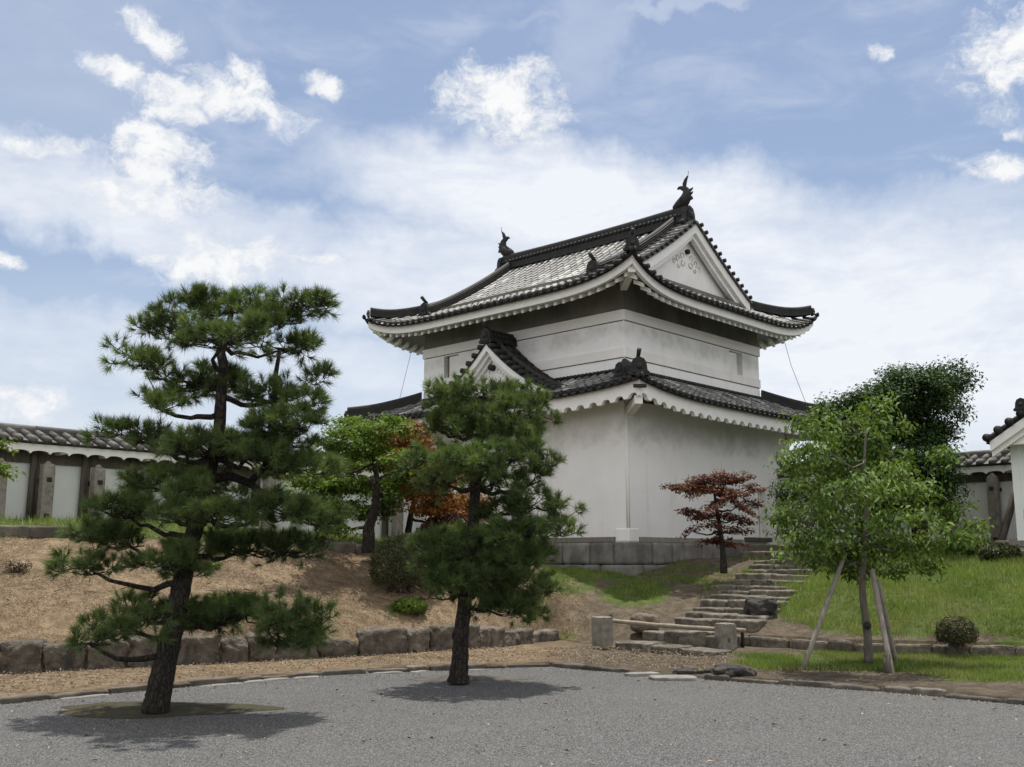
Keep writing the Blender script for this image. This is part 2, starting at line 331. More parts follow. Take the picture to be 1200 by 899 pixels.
# ------------------------------------------------------------------ ground
def tps(P, Z, lam=.02):
    P = np.asarray(P, float); n = len(P); d = np.linalg.norm(P[:, None]-P[None], axis=2)
    K = np.where(d > 0, d*d*np.log(d+1e-12), 0)+lam*np.eye(n)
    A = np.zeros((n+3, n+3)); A[:n, :n] = K; A[:n, n] = 1; A[:n, n+1:] = P; A[n, :n] = 1; A[n+1:, :n] = P.T
    w = np.linalg.solve(A, np.concatenate([Z, np.zeros(3)]))
    def f(Q):
        Q = np.atleast_2d(np.asarray(Q, float)); d = np.linalg.norm(Q[:, None]-P[None], axis=2)
        return np.where(d > 0, d*d*np.log(d+1e-12), 0)@w[:n]+w[n]+Q@w[n+1:]
    return f
Kpx = [(0, 825), (90, 816), (180, 808), (300, 797), (400, 790), (500, 786), (600, 782), (650, 781), (700, 786), (760, 790), (830, 796), (930, 803), (1060, 812), (1200, 826)]
KL = np.array([at(x, y, 0)[:2] for x, y in Kpx])
KL = np.vstack([KL[0]+(KL[0]-KL[2])*3.0, KL, KL[-1]+(KL[-1]-KL[-3])*3.0])
Rpx = [(0, 793, .02), (100, 788, .02), (200, 783, .02), (300, 778, .02), (400, 773, .02), (500, 766, .02), (600, 758, .04), (650, 750, .05), (700, 757, .03), (745, 765, .02), (800, 768, .02), (846, 764, .03), (880, 757, .1), (1000, 766, .1), (1100, 768, .1), (1200, 770, .1)]
RL = np.array([at(x, y, z)[:2] for x, y, z in Rpx])
RL = np.vstack([RL[0]+(RL[0]-RL[2])*2.2, RL, RL[-1]+(RL[-1]-RL[-3])*2.2])
Rz = np.array([.34]+[.34, .34, .33, .32, .31, .28, .2, .10, .06, .03, .03, .06, .30, .32, .32, .32]+[.32])
cp = [(*RL[i], Rz[i]) for i in range(len(RL))]
def cpx(x, y, Y): p = atY(x, y, Y); cp.append(tuple(p))
for x, y, Y in [(0, 700, 15.8), (0, 660, 17.2), (0, 626, 18.6), (75, 624, 18.9), (150, 626, 19.2), (230, 629, 19.8), (150, 680, 17.2), (150, 730, 15.6), (300, 690, 17.6), (300, 735, 16.3), (300, 634, 20.3), (400, 645, 20.9), (400, 690, 18.8), (400, 735, 17.0),
                (470, 700, 19.0), (560, 700, 19.6), (500, 648, 21.6), (640, 700, 20.6), (640, 672, 22.2), (690, 700, 21.3), (735, 676, 23.7), (700, 672, 23.6), (770, 690, 22.6), (800, 662, 24.6), (830, 655, 25.2), (720, 725, 20.2), (800, 683, 23.0),
                (940, 740, 18.4), (1000, 740, 17.4), (1000, 700, 19.3), (1000, 660, 22.3), (1000, 646, 24.4), (940, 690, 21.0), (1100, 700, 18.6), (1100, 660, 21.6), (1100, 642, 24.2), (1200, 700, 18.2), (1200, 660, 20.8), (1200, 644, 22.6), (1122, 740, 16.7), (1200, 740, 16.4)]: cpx(x, y, Y)
STEPS = [(722, 752, 830, 764, 18.6, .09), (753, 738, 848, 747, 19.2, .27), (789, 724, 862, 0, 19.7, .46), (802, 717.5, 872, 0, 20.1, .55), (812, 711, 880, 0, 20.5, .65), (820, 703, 885, 0, 20.9, .76), (831, 697, 895, 0, 21.3, .86),
         (838, 691, 908, 0, 21.7, .95), (832, 684.6, 915, 0, 22.1, 1.06), (855, 678, 920, 0, 22.5, 1.17), (862, 672, 925, 0, 22.9, 1.28), (870, 666.5, 930, 0, 23.3, 1.38), (876, 661, 935, 0, 23.7, 1.48), (882, 656.5, 935, 0, 24.1, 1.58)]
stepW = 1.7
for i, (x0, y0, x1, y1, Y, z) in enumerate(STEPS):
    p = atY(x0, y0, Y); 
    for k in (-.2, .85, 1.9):
        q = p-v*k+u*.18; cp.append((q[0], q[1], z-.09+(.04 if k != .85 else 0)))
for a, b, z in [(-1, 2, 1.35), (-1, 5, 1.75), (-1, 9, 1.92), (-1.2, 11, 1.95), (3, -1.0, 1.6), (5.5, -1.2, 1.82), (7.5, -1.5, 1.86), (10, -1, 1.9), (3, 3, 1.9), (3, 9, 1.95), (8, 4, 1.95), (12, 8, 1.9), (4, 14, 2.0), (-6, 14, 2.2), (-12, 12, 2.4), (14, 0, 1.9), (14, -8, 1.9)]:
    p = loc2w(a, b); cp.append((p[0], p[1], z))
WL0 = np.array([-10.45, 21.2, 0])   # a point of the left wall line
for s_ in (-5, 0, 4, 8): p = WL0+u*s_; cp.append((p[0], p[1], 2.33-.03*s_)); q = p+v*4; cp.append((q[0], q[1], 2.3))
cp = np.array(cp); _h = tps(cp[:, :2], cp[:, 2], .15)
def ground_z(x, y): return float(_h([(x, y)])[0])
BL = [(x, y, rx, ry, gv) for x, y, rx, ry, gv in [
    (40, 618, 120, 12, 1.), (150, 621, 110, 11, 1.), (270, 626, 90, 10, 1.), (420, 633, 90, 12, 1.), (530, 640, 60, 10, .6), (670, 680, 40, 22, .62), (745, 694, 44, 18, .8), (700, 668, 60, 14, .8), (650, 745, 30, 8, .5),
    (800, 672, 60, 16, .45), (470, 715, 40, 12, .5), (1050, 690, 150, 66, 1.15), (960, 690, 46, 46, 1.), (1170, 690, 120, 64, 1.15), (905, 735, 30, 22, .55), (1080, 775, 180, 13, .95), (920, 775, 60, 12, .7), (700, 775, 26, 6, .35), (1160, 788, 120, 12, .8), (850, 690, 30, 14, .5), (620, 715, 30, 20, .35), (1230, 760, 60, 30, 1.)]]
def green(P):
    x, y = proj(P); s = np.zeros(len(P))
    for bx, by, rx, ry, gv in BL:
        d = ((x-bx)/rx)**2+((y-by)/ry)**2; s = np.maximum(s, gv*np.exp(-d**2*.6))
    for bx, by, rx, ry, gv in ((905, 742, 44, 13, .75), (1000, 748, 60, 7, .45), (1120, 747, 60, 7, .5), (1060, 652, 80, 7, .35), (1180, 700, 30, 16, .3), (985, 705, 26, 9, .3), (1090, 715, 34, 8, .35), (900, 700, 14, 26, .6), (1010, 792, 90, 6, .5)):
        d = ((x-bx)/rx)**2+((y-by)/ry)**2; s = s-gv*np.exp(-d)
    behind = (P[:, 1] > 26); s = np.where(behind, .8, s)
    return s
def earth():
    m = bpy.data.materials.new('earth'); m.use_nodes = True; t = m.node_tree; h = G(t); b = t.nodes['Principled BSDF']
    co = h.n('ShaderNodeNewGeometry').outputs['Position']
    ga = h.n('ShaderNodeAttribute', attribute_name='green').outputs['Fac']; sa = h.n('ShaderNodeAttribute', attribute_name='straw').outputs['Fac']
    n1 = h.noise(co, .8, 6, .6); n2 = h.noise(co, 5, 8, .65); n3 = h.noise(co, 32, 6, .7)
    mp = h.n('ShaderNodeMapping'); mp.inputs['Scale'].default_value = (1, 1.6, 1); mp.inputs['Rotation'].default_value = (0, 0, .6); t.links.new(co, mp.inputs[0])
    n4 = h.noise(mp.outputs[0], 60, 4, .75, 1.5)
    straw = h.mix(h.ss(n2, .3, .7), (.225, .162, .098, 1), (.43, .33, .215, 1))
    straw = h.mix(h.m('MULTIPLY', h.ss(n1, .46, .72), .7), straw, (.13, .092, .06, 1))
    dirt = h.mix(h.ss(n2, .35, .7), (.10, .083, .06, 1), (.20, .17, .13, 1))
    base = h.mix(sa, dirt, straw)
    base = h.mix(h.ss(h.m('ADD', h.m('MULTIPLY', n3, .5), h.m('MULTIPLY', n4, .5)), .38, .62), h.mix(1., base, (.5, .47, .44, 1), 'MULTIPLY'), base)
    gr = h.mix(h.ss(n2, .3, .7), (.055, .088, .02, 1), (.115, .145, .038, 1))
    f = h.ss(h.m('ADD', ga, h.m('MULTIPLY', h.m('SUBTRACT', h.noise(co, 2.2, 8, .7), .5), 1.3)), .38, .62)
    c = h.mix(f, base, gr)
    t.links.new(c, b.inputs['Base Color']); b.inputs['Roughness'].default_value = .95; b.inputs['Specular IOR Level'].default_value = .2
    bp = h.n('ShaderNodeBump'); bp.inputs['Strength'].default_value = .9; bp.inputs['Distance'].default_value = .04
    t.links.new(h.m('ADD', h.m('MULTIPLY', n4, .6), n3), bp.inputs['Height']); t.links.new(bp.outputs[0], b.inputs['Normal'])
    return m
M['earth'] = earth()
def gravel_mat():
    m = bpy.data.materials.new('gravel'); m.use_nodes = True; t = m.node_tree; h = G(t); b = t.nodes['Principled BSDF']
    co = h.n('ShaderNodeNewGeometry').outputs['Position']
    def vor(sc, rand=1.):
        o = h.n('ShaderNodeTexVoronoi'); t.links.new(co, o.inputs['Vector']); o.inputs['Scale'].default_value = sc; return o
    v1 = vor(80); v2 = vor(165); s1 = h.n('ShaderNodeSeparateColor'); t.links.new(v1.outputs['Color'], s1.inputs[0])
    s2 = h.n('ShaderNodeSeparateColor'); t.links.new(v2.outputs['Color'], s2.inputs[0])
    val = h.m('ADD', h.m('MULTIPLY', s1.outputs[0], .7), h.m('MULTIPLY', s2.outputs[1], .3))
    c = h.mix(h.ss(val, .15, .95), (.085, .085, .085, 1), (.305, .303, .296, 1))
    c = h.mix(h.ss(v1.outputs['Distance'], .35, .75), c, (.05, .05, .049, 1))
    n1 = h.noise(co, .45, 6, .6); n2 = h.noise(co, 3., 6, .6)
    c = h.mix(h.m('MULTIPLY', h.ss(n1, .45, .7), .35), c, (.15, .148, .138, 1))
    c = h.mix(h.m('MULTIPLY', h.ss(n2, .5, .75), .25), c, (.07, .069, .065, 1))
    t.links.new(c, b.inputs['Base Color']); b.inputs['Roughness'].default_value = .85; b.inputs['Specular IOR Level'].default_value = .3
    bp = h.n('ShaderNodeBump'); bp.inputs['Strength'].default_value = .85; bp.inputs['Distance'].default_value = .02
    t.links.new(h.m('SUBTRACT', 1., v1.outputs['Distance']), bp.inputs['Height']); t.links.new(bp.outputs[0], b.inputs['Normal'])
    return m
M['gravel'] = gravel_mat()
gb = MB(); gb.add([(-900, -900, 0), (900, -900, 0), (900, 900, 0), (-900, 900, 0)], [(0, 1, 2, 3)], .5)
tag(gb.build('ground', M['gravel']), kind='structure')
def resample(L, n):
    d = np.concatenate([[0], np.cumsum(np.linalg.norm(np.diff(L, axis=0), axis=1))]); t = np.linspace(0, d[-1], n)
    return np.stack([np.interp(t, d, L[:, k]) for k in range(L.shape[1])], 1)
def terrain(name, P, strawf):
    b = MB(); b.grid(P, .5); o = b.build(name, M['earth'], fixn=False)
    V = P.reshape(-1, 3); a = o.data.attributes.new('green', 'FLOAT', 'POINT'); a.data.foreach_set('value', green(V).astype(np.float32))
    x, y = proj(V); s = strawf(x, y); a = o.data.attributes.new('straw', 'FLOAT', 'POINT'); a.data.foreach_set('value', s.astype(np.float32))
    return tag(o, kind='structure')
sf = lambda x, y: np.clip((700-x)/60, 0, 1)*.9+.1
NR = 260
front = resample(np.column_stack([RL, Rz]), NR)
back = resample(np.array([[-30., 24], [-14, 40], [4, 46], [22, 40], [34, 24]]), NR)
ts = np.linspace(0, 1, 130)**1.6
PB = np.zeros((len(ts), NR, 3))
for i, t_ in enumerate(ts):
    PB[i, :, :2] = front[:, :2]*(1-t_)+back*t_
    z = _h(PB[i, :, :2]); wgt = min(1, t_/.012); PB[i, :, 2] = front[:, 2]*(1-wgt)+z*wgt
for idx in np.ndindex(PB.shape[:2]):
    p = PB[idx]; p[2] = min(p[2], 2.6)+mnoise.fractal(Vector((p[0]*1.3, p[1]*1.3, 0)), 1., 2., 4)*.035*min(1, ts[idx[0]]/.02)
SK = PB[:1].copy(); SK[:, :, 2] = -.1; PB = np.concatenate([SK, PB]); terrain('bank', PB, sf)
kk = resample(KL, NR); rr_ = resample(RL, NR)
PV = np.zeros((14, NR, 3))
for i, t_ in enumerate(np.linspace(0, 1.06, 14)):
    PV[i, :, :2] = kk*(1-t_)+rr_*t_; x_, y_ = proj(np.column_stack([PV[i, :, :2], np.zeros(NR)]))
    pathw = np.exp(-((x_-775)/60)**4)
    PV[i, :, 2] = (.055+.05*np.clip(t_, 0, 1)*(x_ > 860))*(1-pathw*.8)+.004
for idx in np.ndindex(PV.shape[:2]):
    p = PV[idx]; p[2] += mnoise.fractal(Vector((p[0]*2, p[1]*2, 5)), 1., 2., 3)*.012
SK = PV[:1].copy(); SK[:, :, 2] = -.1; PV = np.concatenate([SK, PV]); terrain('verge', PV, lambda x, y: np.clip((690-x)/60, 0, 1)*.75+.1)

# ------------------------------------------------------------------ the corner turret
UW, UL = 6.5, 7.42
turret = thing('castle_turret', 'white plastered two storey castle turret with grey tiled roofs on a low granite base', 'castle turret', tuple(UC), ROT_U)
def plane_b(px, py, b):
    r = ray(px, py); p0 = loc2w(0, b); q = EYEP+r*(((p0-EYEP)@v)/(r@v))-UC; return q@u, q[2]
def plane_a(px, py, a):
    r = ray(px, py); p0 = loc2w(a, 0); q = EYEP+r*(((p0-EYEP)@u)/(r@u))-UC; return q@v, q[2]
def panel(b, fn, x0, x1, z0, z1, holes=(), depth=.16, mi=0):
    """fn(x,out,z)->3d ; out>0 is towards the viewer"""
    xs = sorted({x0, x1, *[h[0] for h in holes], *[h[1] for h in holes]}); zs = sorted({z0, z1, *[h[2] for h in holes], *[h[3] for h in holes]})
    for i in range(len(xs)-1):
        for j in range(len(zs)-1):
            cx, cz = (xs[i]+xs[i+1])/2, (zs[j]+zs[j+1])/2
            if any(h[0] < cx < h[1] and h[2] < cz < h[3] for h in holes): continue
            b.add([fn(xs[i], 0, zs[j]), fn(xs[i+1], 0, zs[j]), fn(xs[i+1], 0, zs[j+1]), fn(xs[i], 0, zs[j+1])], [(0, 1, 2, 3)], .5, mi)
    for a0, a1, c0, c1 in holes:
        d = -depth
        b.add([fn(a0, 0, c0), fn(a1, 0, c0), fn(a1, 0, c1), fn(a0, 0, c1), fn(a0, d, c0), fn(a1, d, c0), fn(a1, d, c1), fn(a0, d, c1)],
              [(0, 1, 5, 4), (1, 2, 6, 5), (2, 3, 7, 6), (3, 0, 4, 7), (4, 5, 6, 7)], .5, mi)
def storey(name, A0, B0, A1, B1, z0, z1, m, parent, holes_l=(), holes_r=()):
    b = MB()
    panel(b, lambda x, o, z: (A0-o, x, z), B0, B1, z0, z1, holes_l)
    panel(b, lambda x, o, z: (x, B0-o, z), A0, A1, z0, z1, holes_r)
    panel(b, lambda x, o, z: (A1+o, x, z), B0, B1, z0, z1); panel(b, lambda x, o, z: (x, B1+o, z), A0, A1, z0, z1)
    return b.build(name, m, parent, fixn=False)
def belt(name, A0, B0, A1, B1, z0, z1, out, m, parent, r=.07):
    """a band running round the four walls with softened corners"""
    b = MB(); P = []
    for (cx, cy, s0) in ((A0-out+r, B0-out+r, 180), (A1+out-r, B0-out+r, 270), (A1+out-r, B1+out-r, 0), (A0-out+r, B1+out-r, 90)):
        for k in range(5): t = R_(s0+90*k/4); P.append((cx+r*math.cos(t), cy+r*math.sin(t)))
    n = len(P); vs = [(x, y, z0) for x, y in P]+[(x, y, z1) for x, y in P]
    inn = [(A0, B0), (A1, B0), (A1, B1), (A0, B1)]
    fs = [(i, (i+1) % n, n+(i+1) % n, n+i) for i in range(n)]
    o = len(vs)
    vs += [(x+.02*(1 if x == A0 else -1), y+.02*(1 if y == B0 else -1), z) for z in (z0, z1) for x, y in inn]
    for q in range(4):
        for k in range(4):
            i = q*5+k; fs.append((o+q, (i+1), i)); fs.append((o+4+q, n+i, n+i+1))
        i = q*5+4; j = (i+1) % n; fs.append((o+q, o+(q+1) % 4, j, i)); fs.append((o+4+q, n+i, n+j, o+4+(q+1) % 4))
    b.add(vs, fs, .5); return b.build(name, m, parent)

# upper storey
bl0, _ = plane_a(537.5, 417, 0); bl1, _ = plane_a(520.5, 420, 0)
ar0, _ = plane_b(855, 410, 0); ar1, _ = plane_b(869.5, 413, 0)
uw = storey('upper_wall', 0, 0, UW, UL, 6.0, 7.70, M['plaster'], turret, [(bl0, bl1, 6.74, 7.42)], [(ar0, ar1, 6.74, 7.42)])
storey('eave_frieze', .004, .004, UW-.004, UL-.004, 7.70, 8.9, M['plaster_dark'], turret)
belt('wall_band', 0, 0, UW, UL, 7.46, 7.72, .055, M['plaster_band'], turret)
belt('wall_band', 0, 0, UW, UL, 6.52, 6.76, .045, M['plaster_band'], turret)
belt('band_shade_line', 0, 0, UW, UL, 7.446, 7.459, .012, M['line'], uw); belt('band_shade_line', 0, 0, UW, UL, 6.506, 6.518, .012, M['line'], uw)  # thin dark strips drawn in as the shadow gap under both bands
w1 = MB(); w1.box(.06, .10, bl0+.02, bl1-.17, 6.75, 7.39); w1.build('window_shutter', M['plaster_trim'], uw)
w3 = MB(); w3.box(.145, .156, bl1-.16, bl1-.005, 6.745, 7.415); w3.build('shutter_gap_shade', M['wood_grey'], uw)  # dark strip painting deeper shade into the gap beside the left shutter
w2 = MB(); w2.box(ar0+.02, ar1-.24, .05, .09, 6.75, 7.39); w2.build('window_shutter', M['plaster_trim'], uw)

# lower storey
LA0, LB0, LA1, LB1 = -.65, -.52, UW+.65, UL+.52
da0, dz0 = plane_b(872, 632, LB0); da1, dz1 = plane_b(897, 575, LB0); ds0, _ = plane_b(889, 600, LB0)
lw = storey('lower_wall', LA0, LB0, LA1, LB1, 1.98, 5.32, M['plaster'], turret, (), [(ds0, da1, 2.16, dz1)])
b = MB(); b.tube([(LA0+.035, LB0+.035, 2.0), (LA0+.035, LB0+.035, 5.3)], .045, 12); b.build('corner_edge', M['plaster_trim'], lw)
b = MB(); b.box(ds0+.02, ds0+.12, LB0+.05, LB0+.11, 2.18, dz1-.02); b.build('window_post', M['wood_grey'], lw)
b = MB(); b.box(da0, da1+.03, LB0-.14, LB0+.04, 2.05, 2.17); b.build('window_sill', M['wood'], lw, bevel=.012)
b = MB(); b.box(LA0-.022, LA0+.38, LB0-.022, LB0+.38, 1.995, 2.30); b.build('corner_block', M['plaster'], lw, bevel=.025)
b = MB(); b.box(LA0-.045, LA0+.05, LB0+.39, LB1, 1.99, 2.11); b.box(LA0+.39, da0-.1, LB0-.045, LB0+.05, 1.99, 2.11); b.build('sill_beam', M['wood_grey'], lw, bevel=.01)
# stone base
b = MB(); rnd = random.Random(8)
for row, (zt, h) in enumerate([(1.99, .52), (1.47, .50), (.97, .5)]):
    out = .13+.045*row
    for side in (0, 1):
        t = (LA0 if side else LB0)-out+(.02 if row % 2 else .0); end = (LA1 if side else LB1)+out
        first = True
        while t < end:
            ln = rnd.uniform(.42, .85)
            if first: ln = .92 if (row+side) % 2 else .5; first = False
            ln = min(ln, end-t)
            V, F = rock_mesh(ln-.012, .5, h-.008, rnd.random()*50, n=8, p=16, rough=.035, chip=.04); V = np.array(V)
            if side == 0: V = rz(V, math.pi/2); V += np.array([LA0-out+.25, t+ln/2, zt-h])
            else: V += np.array([t+ln/2, LB0-out+.25, zt-h])
            skip = (side == 1 and t < LA0+.2 and (row % 2 == 0)) or (side == 0 and t < LB0+.2 and row % 2 == 1)
            b.add(V, F, rnd.random(), 0, True); t += ln
b.box(LA0+.05, LA1, LB0+.05, LB1, .3, 1.97, .3)
b.build('stone_base', M['granite_base'], turret, fixn=False)

# ---- tiled roof tools
class Hip:
    """four-sided curved eave roof, local rectangle 0..A x 0..B, overhang o; sides 0:-a 1:-b 2:+a 3:+b"""
    def __init__(s, A, B, o, zmid, zc, D, rise, k, p=4.): s.A, s.B, s.o, s.zm, s.zc, s.D, s.rise, s.k, s.p = A, B, o, zmid, zc, D, rise, k, p
    def T(s, side): return (s.B if side in (0, 2) else s.A)+2*s.o
    def ze(s, side, t, d=0.):
        h = s.T(side)/2; tn = min(1., abs((t-h)/h)); z0 = s.zm[side]; mean = sum(s.zm)/4
        f = max(0., 1-d/1.4); z0 = mean+(z0-mean)*f
        return z0+(s.zc-z0)*tn**s.p*max(0., 1-d/3.6)**1.15
    def z(s, side, t, d): q = d/s.D; return s.ze(side, t, d)+s.rise*((1-s.k)*q+s.k*q*q)
    def P(s, side, t, d, dz=0.):
        o = s.o; z = s.z(side, t, max(d, 0))+dz
        return np.array([(-o+d, -o+t, z), (-o+t, -o+d, z), (s.A+o-d, -o+t, z), (-o+t, s.B+o-d, z)][side])
def tile_field(b, hip, side, dmax, t0=0., sp=.25, seg=.27, r=.066, upz=.035):
    T = hip.T(side); n = int(round(T/sp)); sp = T/n
    for i in range(n+1):
        tc_ = i*sp; dm = dmax(tc_, T)
        if dm < .12: continue
        k = max(1, int(dm/seg)); e = dm/k
        rn_ = random.random()
        for j in range(k):
            d0, d1 = j*e-(.05 if j == 0 else .02), (j+1)*e; rn_ = rn_ if random.random() < .4 else random.random(); rn = rn_ if j else .15; w = random.uniform(-.006, .006); tw = random.uniform(-.008, .008)
            P0, P1 = hip.P(side, tc_, d0, upz+.012+w), hip.P(side, tc_, d1, upz+w*.5)
            ex = hip.P(side, tc_+.01, (d0+d1)/2, 0)-hip.P(side, tc_-.01, (d0+d1)/2, 0); ex[2] = 0; ex /= np.linalg.norm(ex)
            vs = []
            for P_, rr in ((P0, r*1.06), (P1, r*.95)):
                for a in (0, 36, 72, 108, 144, 180): vs.append(P_+ex*(rr*math.cos(R_(a))+tw)+np.array([0, 0, rr*math.sin(R_(a))]))
            fs = [(q, q+1, q+7, q+6) for q in range(5)]
            if j == 0: fs.append((5, 4, 3, 2, 1, 0))
            b.add(vs, fs, rn, 1 if j == 0 else 0, False)
        # pan tiles to the next roll
        if i < n:
            t1 = tc_+sp; m0 = dm; m1 = dmax(t1, T); mm = max(m0, m1); k = max(1, int(mm/seg))
            for j in range(k):
                d0, d1 = mm*j/k, mm*(j+1)/k
                lo = [max(0, min(d, m0)) for d in (d0, d1)]; hi = [max(0, min(d, m1)) for d in (d0, d1)]
                b.add([hip.P(side, tc_, lo[0], upz-.03+.012), hip.P(side, t1, hi[0], upz-.03+.012), hip.P(side, t1, hi[1], upz-.03-.006), hip.P(side, tc_, lo[1], upz-.03-.006)], [(0, 1, 2, 3)], random.random())
def eave_edge(b, hip, side, sp=.25, h=.075, r=.064):
    """dark hanging edge with round tile ends"""
    T = hip.T(side); n = int(round(T/sp)); sp = T/n; G_ = []
    m = 6*n
    outv = [(-1, 0), (0, -1), (1, 0), (0, 1)][side]; ov = np.array([*outv, 0.])
    for i in range(m+1):
        t = T*i/m; ph = (t/sp) % 1; sag = .035*math.sin(math.pi*ph)
        G_.append([hip.P(side, t, -.05, .03-sag), hip.P(side, t, -.06, -.015-sag), hip.P(side, t, .08, -.015)])
    b.grid(G_, .4)
    for i in range(n+1):
        t = i*sp; c = hip.P(side, min(max(t, 0), T), -.055, .055)
        b.tube([c, c+ov*.03], r, 10, random.random())
def fascia(b, hip, side, top, h, th=.1, inset=.06, scallop=None):
    T = hip.T(side); n = 8 if not scallop else 12; m = int(T/.38)*n if scallop else 80; G_ = []
    for i in range(m+1):
        t = inset+(T-2*inset)*i/m; bot = top-h
        if scallop:
            ph = ((i % n)/n-.5)*.38/scallop[0]
            if abs(ph) < 1: bot += scallop[1]*math.sqrt(1-ph*ph)
        pts = [hip.P(side, t, inset, 0) for _ in range(4)]; inn = hip.P(side, min(max(t, inset+th), T-inset-th), inset+th, 0)
        z = hip.ze(side, t)
        a, c = pts[0].copy(), pts[1].copy(); a[2] = z+top; c[2] = z+bot; d_, e = inn.copy(), inn.copy(); d_[2] = z+bot; e[2] = z+top
        G_.append([e, a, c, d_, e])
    b.grid(G_, .5, smooth=False)
PROFILE = [(-.5, 0), (-.5, .16), (-.44, .18), (-.46, .34), (-.40, .36), (-.42, .52), (-.36, .54), (-.38, .70), (-.30, .72)]
def ridge(b, pts, w, h, cap=True, rn=.4):
    pts = [np.asarray(p, float) for p in pts]; G_ = []; k = len(pts)
    arc = [(-.30*math.cos(R_(a)), .72+.30*math.sin(R_(a))*(w/h)*1.) for a in range(0, 181, 30)]
    prof = PROFILE+arc+[(-x, y) for x, y in PROFILE[::-1]]
    for i, p in enumerate(pts):
        d = pts[min(i+1, k-1)]-pts[max(i-1, 0)]; sd = np.array([d[1], -d[0], 0]); sd /= np.linalg.norm(sd)
        G_.append([p+sd*x*w+np.array([0, 0, y*h]) for x, y in prof])
    b.grid(G_, rn, smooth=False)
    for e in (0, -1): b.add(G_[e], [tuple(range(len(prof)))], rn)
def oni(b, p, fwd, s=1., knob=True, tall=1.):
    """ridge end tile: shield with shoulders, boss and a round bar on top"""
    fwd = np.asarray([*fwd, 0.]); fwd /= np.linalg.norm(fwd); sd = np.array([fwd[1], -fwd[0], 0])
    out = [(-.26, 0), (-.30, .06), (-.22, .14), (-.2, .32), (-.14, .44), (0, .50), (.14, .44), (.2, .32), (.22, .14), (.30, .06), (.26, 0)]
    f = lambda x, y, h: np.asarray(p)+sd*x*s+np.array([0, 0, y*s*tall])+fwd*h*s
    b.prism(out, f, -.06, .07, .5)
    b.prism([(x*.62, .06+y*.74) for x, y in out], f, .07, .10, .3)
    c = np.asarray(p)+np.array([0, 0, .24*s*tall]); b.tube([c+fwd*.07*s, c+fwd*.14*s], [.1*s, .07*s], 12, .6)
    if knob:
        c = np.asarray(p)+np.array([0, 0, .49*s*tall])
        b.tube([c-fwd*.1*s, c+fwd*.02*s+np.array([0, 0, .07*s]), c+fwd*.16*s+np.array([0, 0, .18*s])], [.05*s, .055*s, .06*s], 10, .5)
def rafters(hip, side, ts, parent, wall, drop, w=.085, h=.105, mesh=None):
    for t in ts:
        b = MB(); e = hip.P(side, t, .2, 0); e[2] = hip.ze(side, t)-drop
        i_ = hip.P(side, t, .46, 0); i_[2] = hip.ze(side, t)-drop+.12
        d = e-i_; sd = np.array([d[1], -d[0], 0]); sd /= np.linalg.norm(sd)
        vs = [q+sd*x+np.array([0, 0, z]) for q in (i_, e) for x, z in ((-w/2, 0), (w/2, 0), (w/2, -h), (-w/2, -h))]
        b.add(vs, [(0, 1, 2, 3), (7, 6, 5, 4), (0, 4, 5, 1), (1, 5, 6, 2), (2, 6, 7, 3), (3, 7, 4, 0)], .5)
        b.build('rafter', M['plaster_trim'], parent)
def soffit(b, hip, wall, drop_e, drop_w):
    for side in range(4):
        T = hip.T(side); G_ = []
        for i in range(41):
            t = .12+(T-.24)*i/40; e = hip.P(side, t, .12, 0); e[2] = hip.ze(side, t)-drop_e
            tw = min(max(t, wall), T-wall); w_ = hip.P(side, tw, wall, -.05); w_[2] -= drop_w
            G_.append([e, w_])
        b.grid(G_, .5)

# ---- upper roof
UP = Hip(UW, UL, 1.25, [8.17, 8.03, 8.12, 8.10], 8.68, 4.5, 2.66, .25, 5.5)
ur = MB(); GB = 1.5      # depth of the hipped end up to the gable wall
dmain = lambda t, T: 4.4 if 1.3 < t < T-1.3 else max(0., min(t, T-t))
dend = lambda t, T: min(GB, t, T-t)
for sd_ in (0, 2): tile_field(ur, UP, sd_, dmain)
for sd_ in (1, 3): tile_field(ur, UP, sd_, dend)
upr = ur.build('upper_roof', [M['tile'], M['tile_dark']], turret, fixn=False)
b = MB()
for sd_ in range(4): eave_edge(b, UP, sd_)
b.build('eave_tile_edge', M['tile_dark'], upr)
b = MB()
for sd_ in range(4): fascia(b, UP, sd_, -.015, .20)
b.build('eave_board', M['plaster_trim'], upr)
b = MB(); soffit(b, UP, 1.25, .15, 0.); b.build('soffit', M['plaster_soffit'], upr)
for sd_ in (0, 1):
    T = UP.T(sd_); n = int(T/.285); rafters(UP, sd_, [.38+(T-.76)*i/(n-1) for i in range(n)], upr, 1.22, .205)
rafters(UP, 3, [.4+.3*i for i in range(6)], upr, 1.22, .205); rafters(UP, 2, [.4+.3*i for i in range(6)], upr, 1.22, .205)
def hipbeam(hip, ca, cb, sa, sb, z, parent, wall):
    b = MB(); e = np.array([ca-sa*.16, cb-sb*.16, 0]); i_ = np.array([ca-sa*wall, cb-sb*wall, 0]); d = e-i_; s_ = np.array([d[1], -d[0], 0])/np.linalg.norm(d)
    vs = [q+s_*x+np.array([0, 0, zz+k]) for q, k in ((i_, -.06), (e, 0)) for x, zz in ((-.09, z), (.09, z), (.09, z-.2), (-.09, z-.2))]
    b.add(vs, [(0, 1, 2, 3), (7, 6, 5, 4), (0, 4, 5, 1), (1, 5, 6, 2), (2, 6, 7, 3), (3, 7, 4, 0)], .5); b.build('hip_rafter', M['plaster_trim'], parent, bevel=.01)
for ca, cb, sa, sb in ((-1.25, -1.25, -1, -1), (UW+1.25, -1.25, 1, -1), (-1.25, UL+1.25, -1, 1)): hipbeam(UP, ca, cb, sa, sb, UP.zc-.23, upr, 1.2)
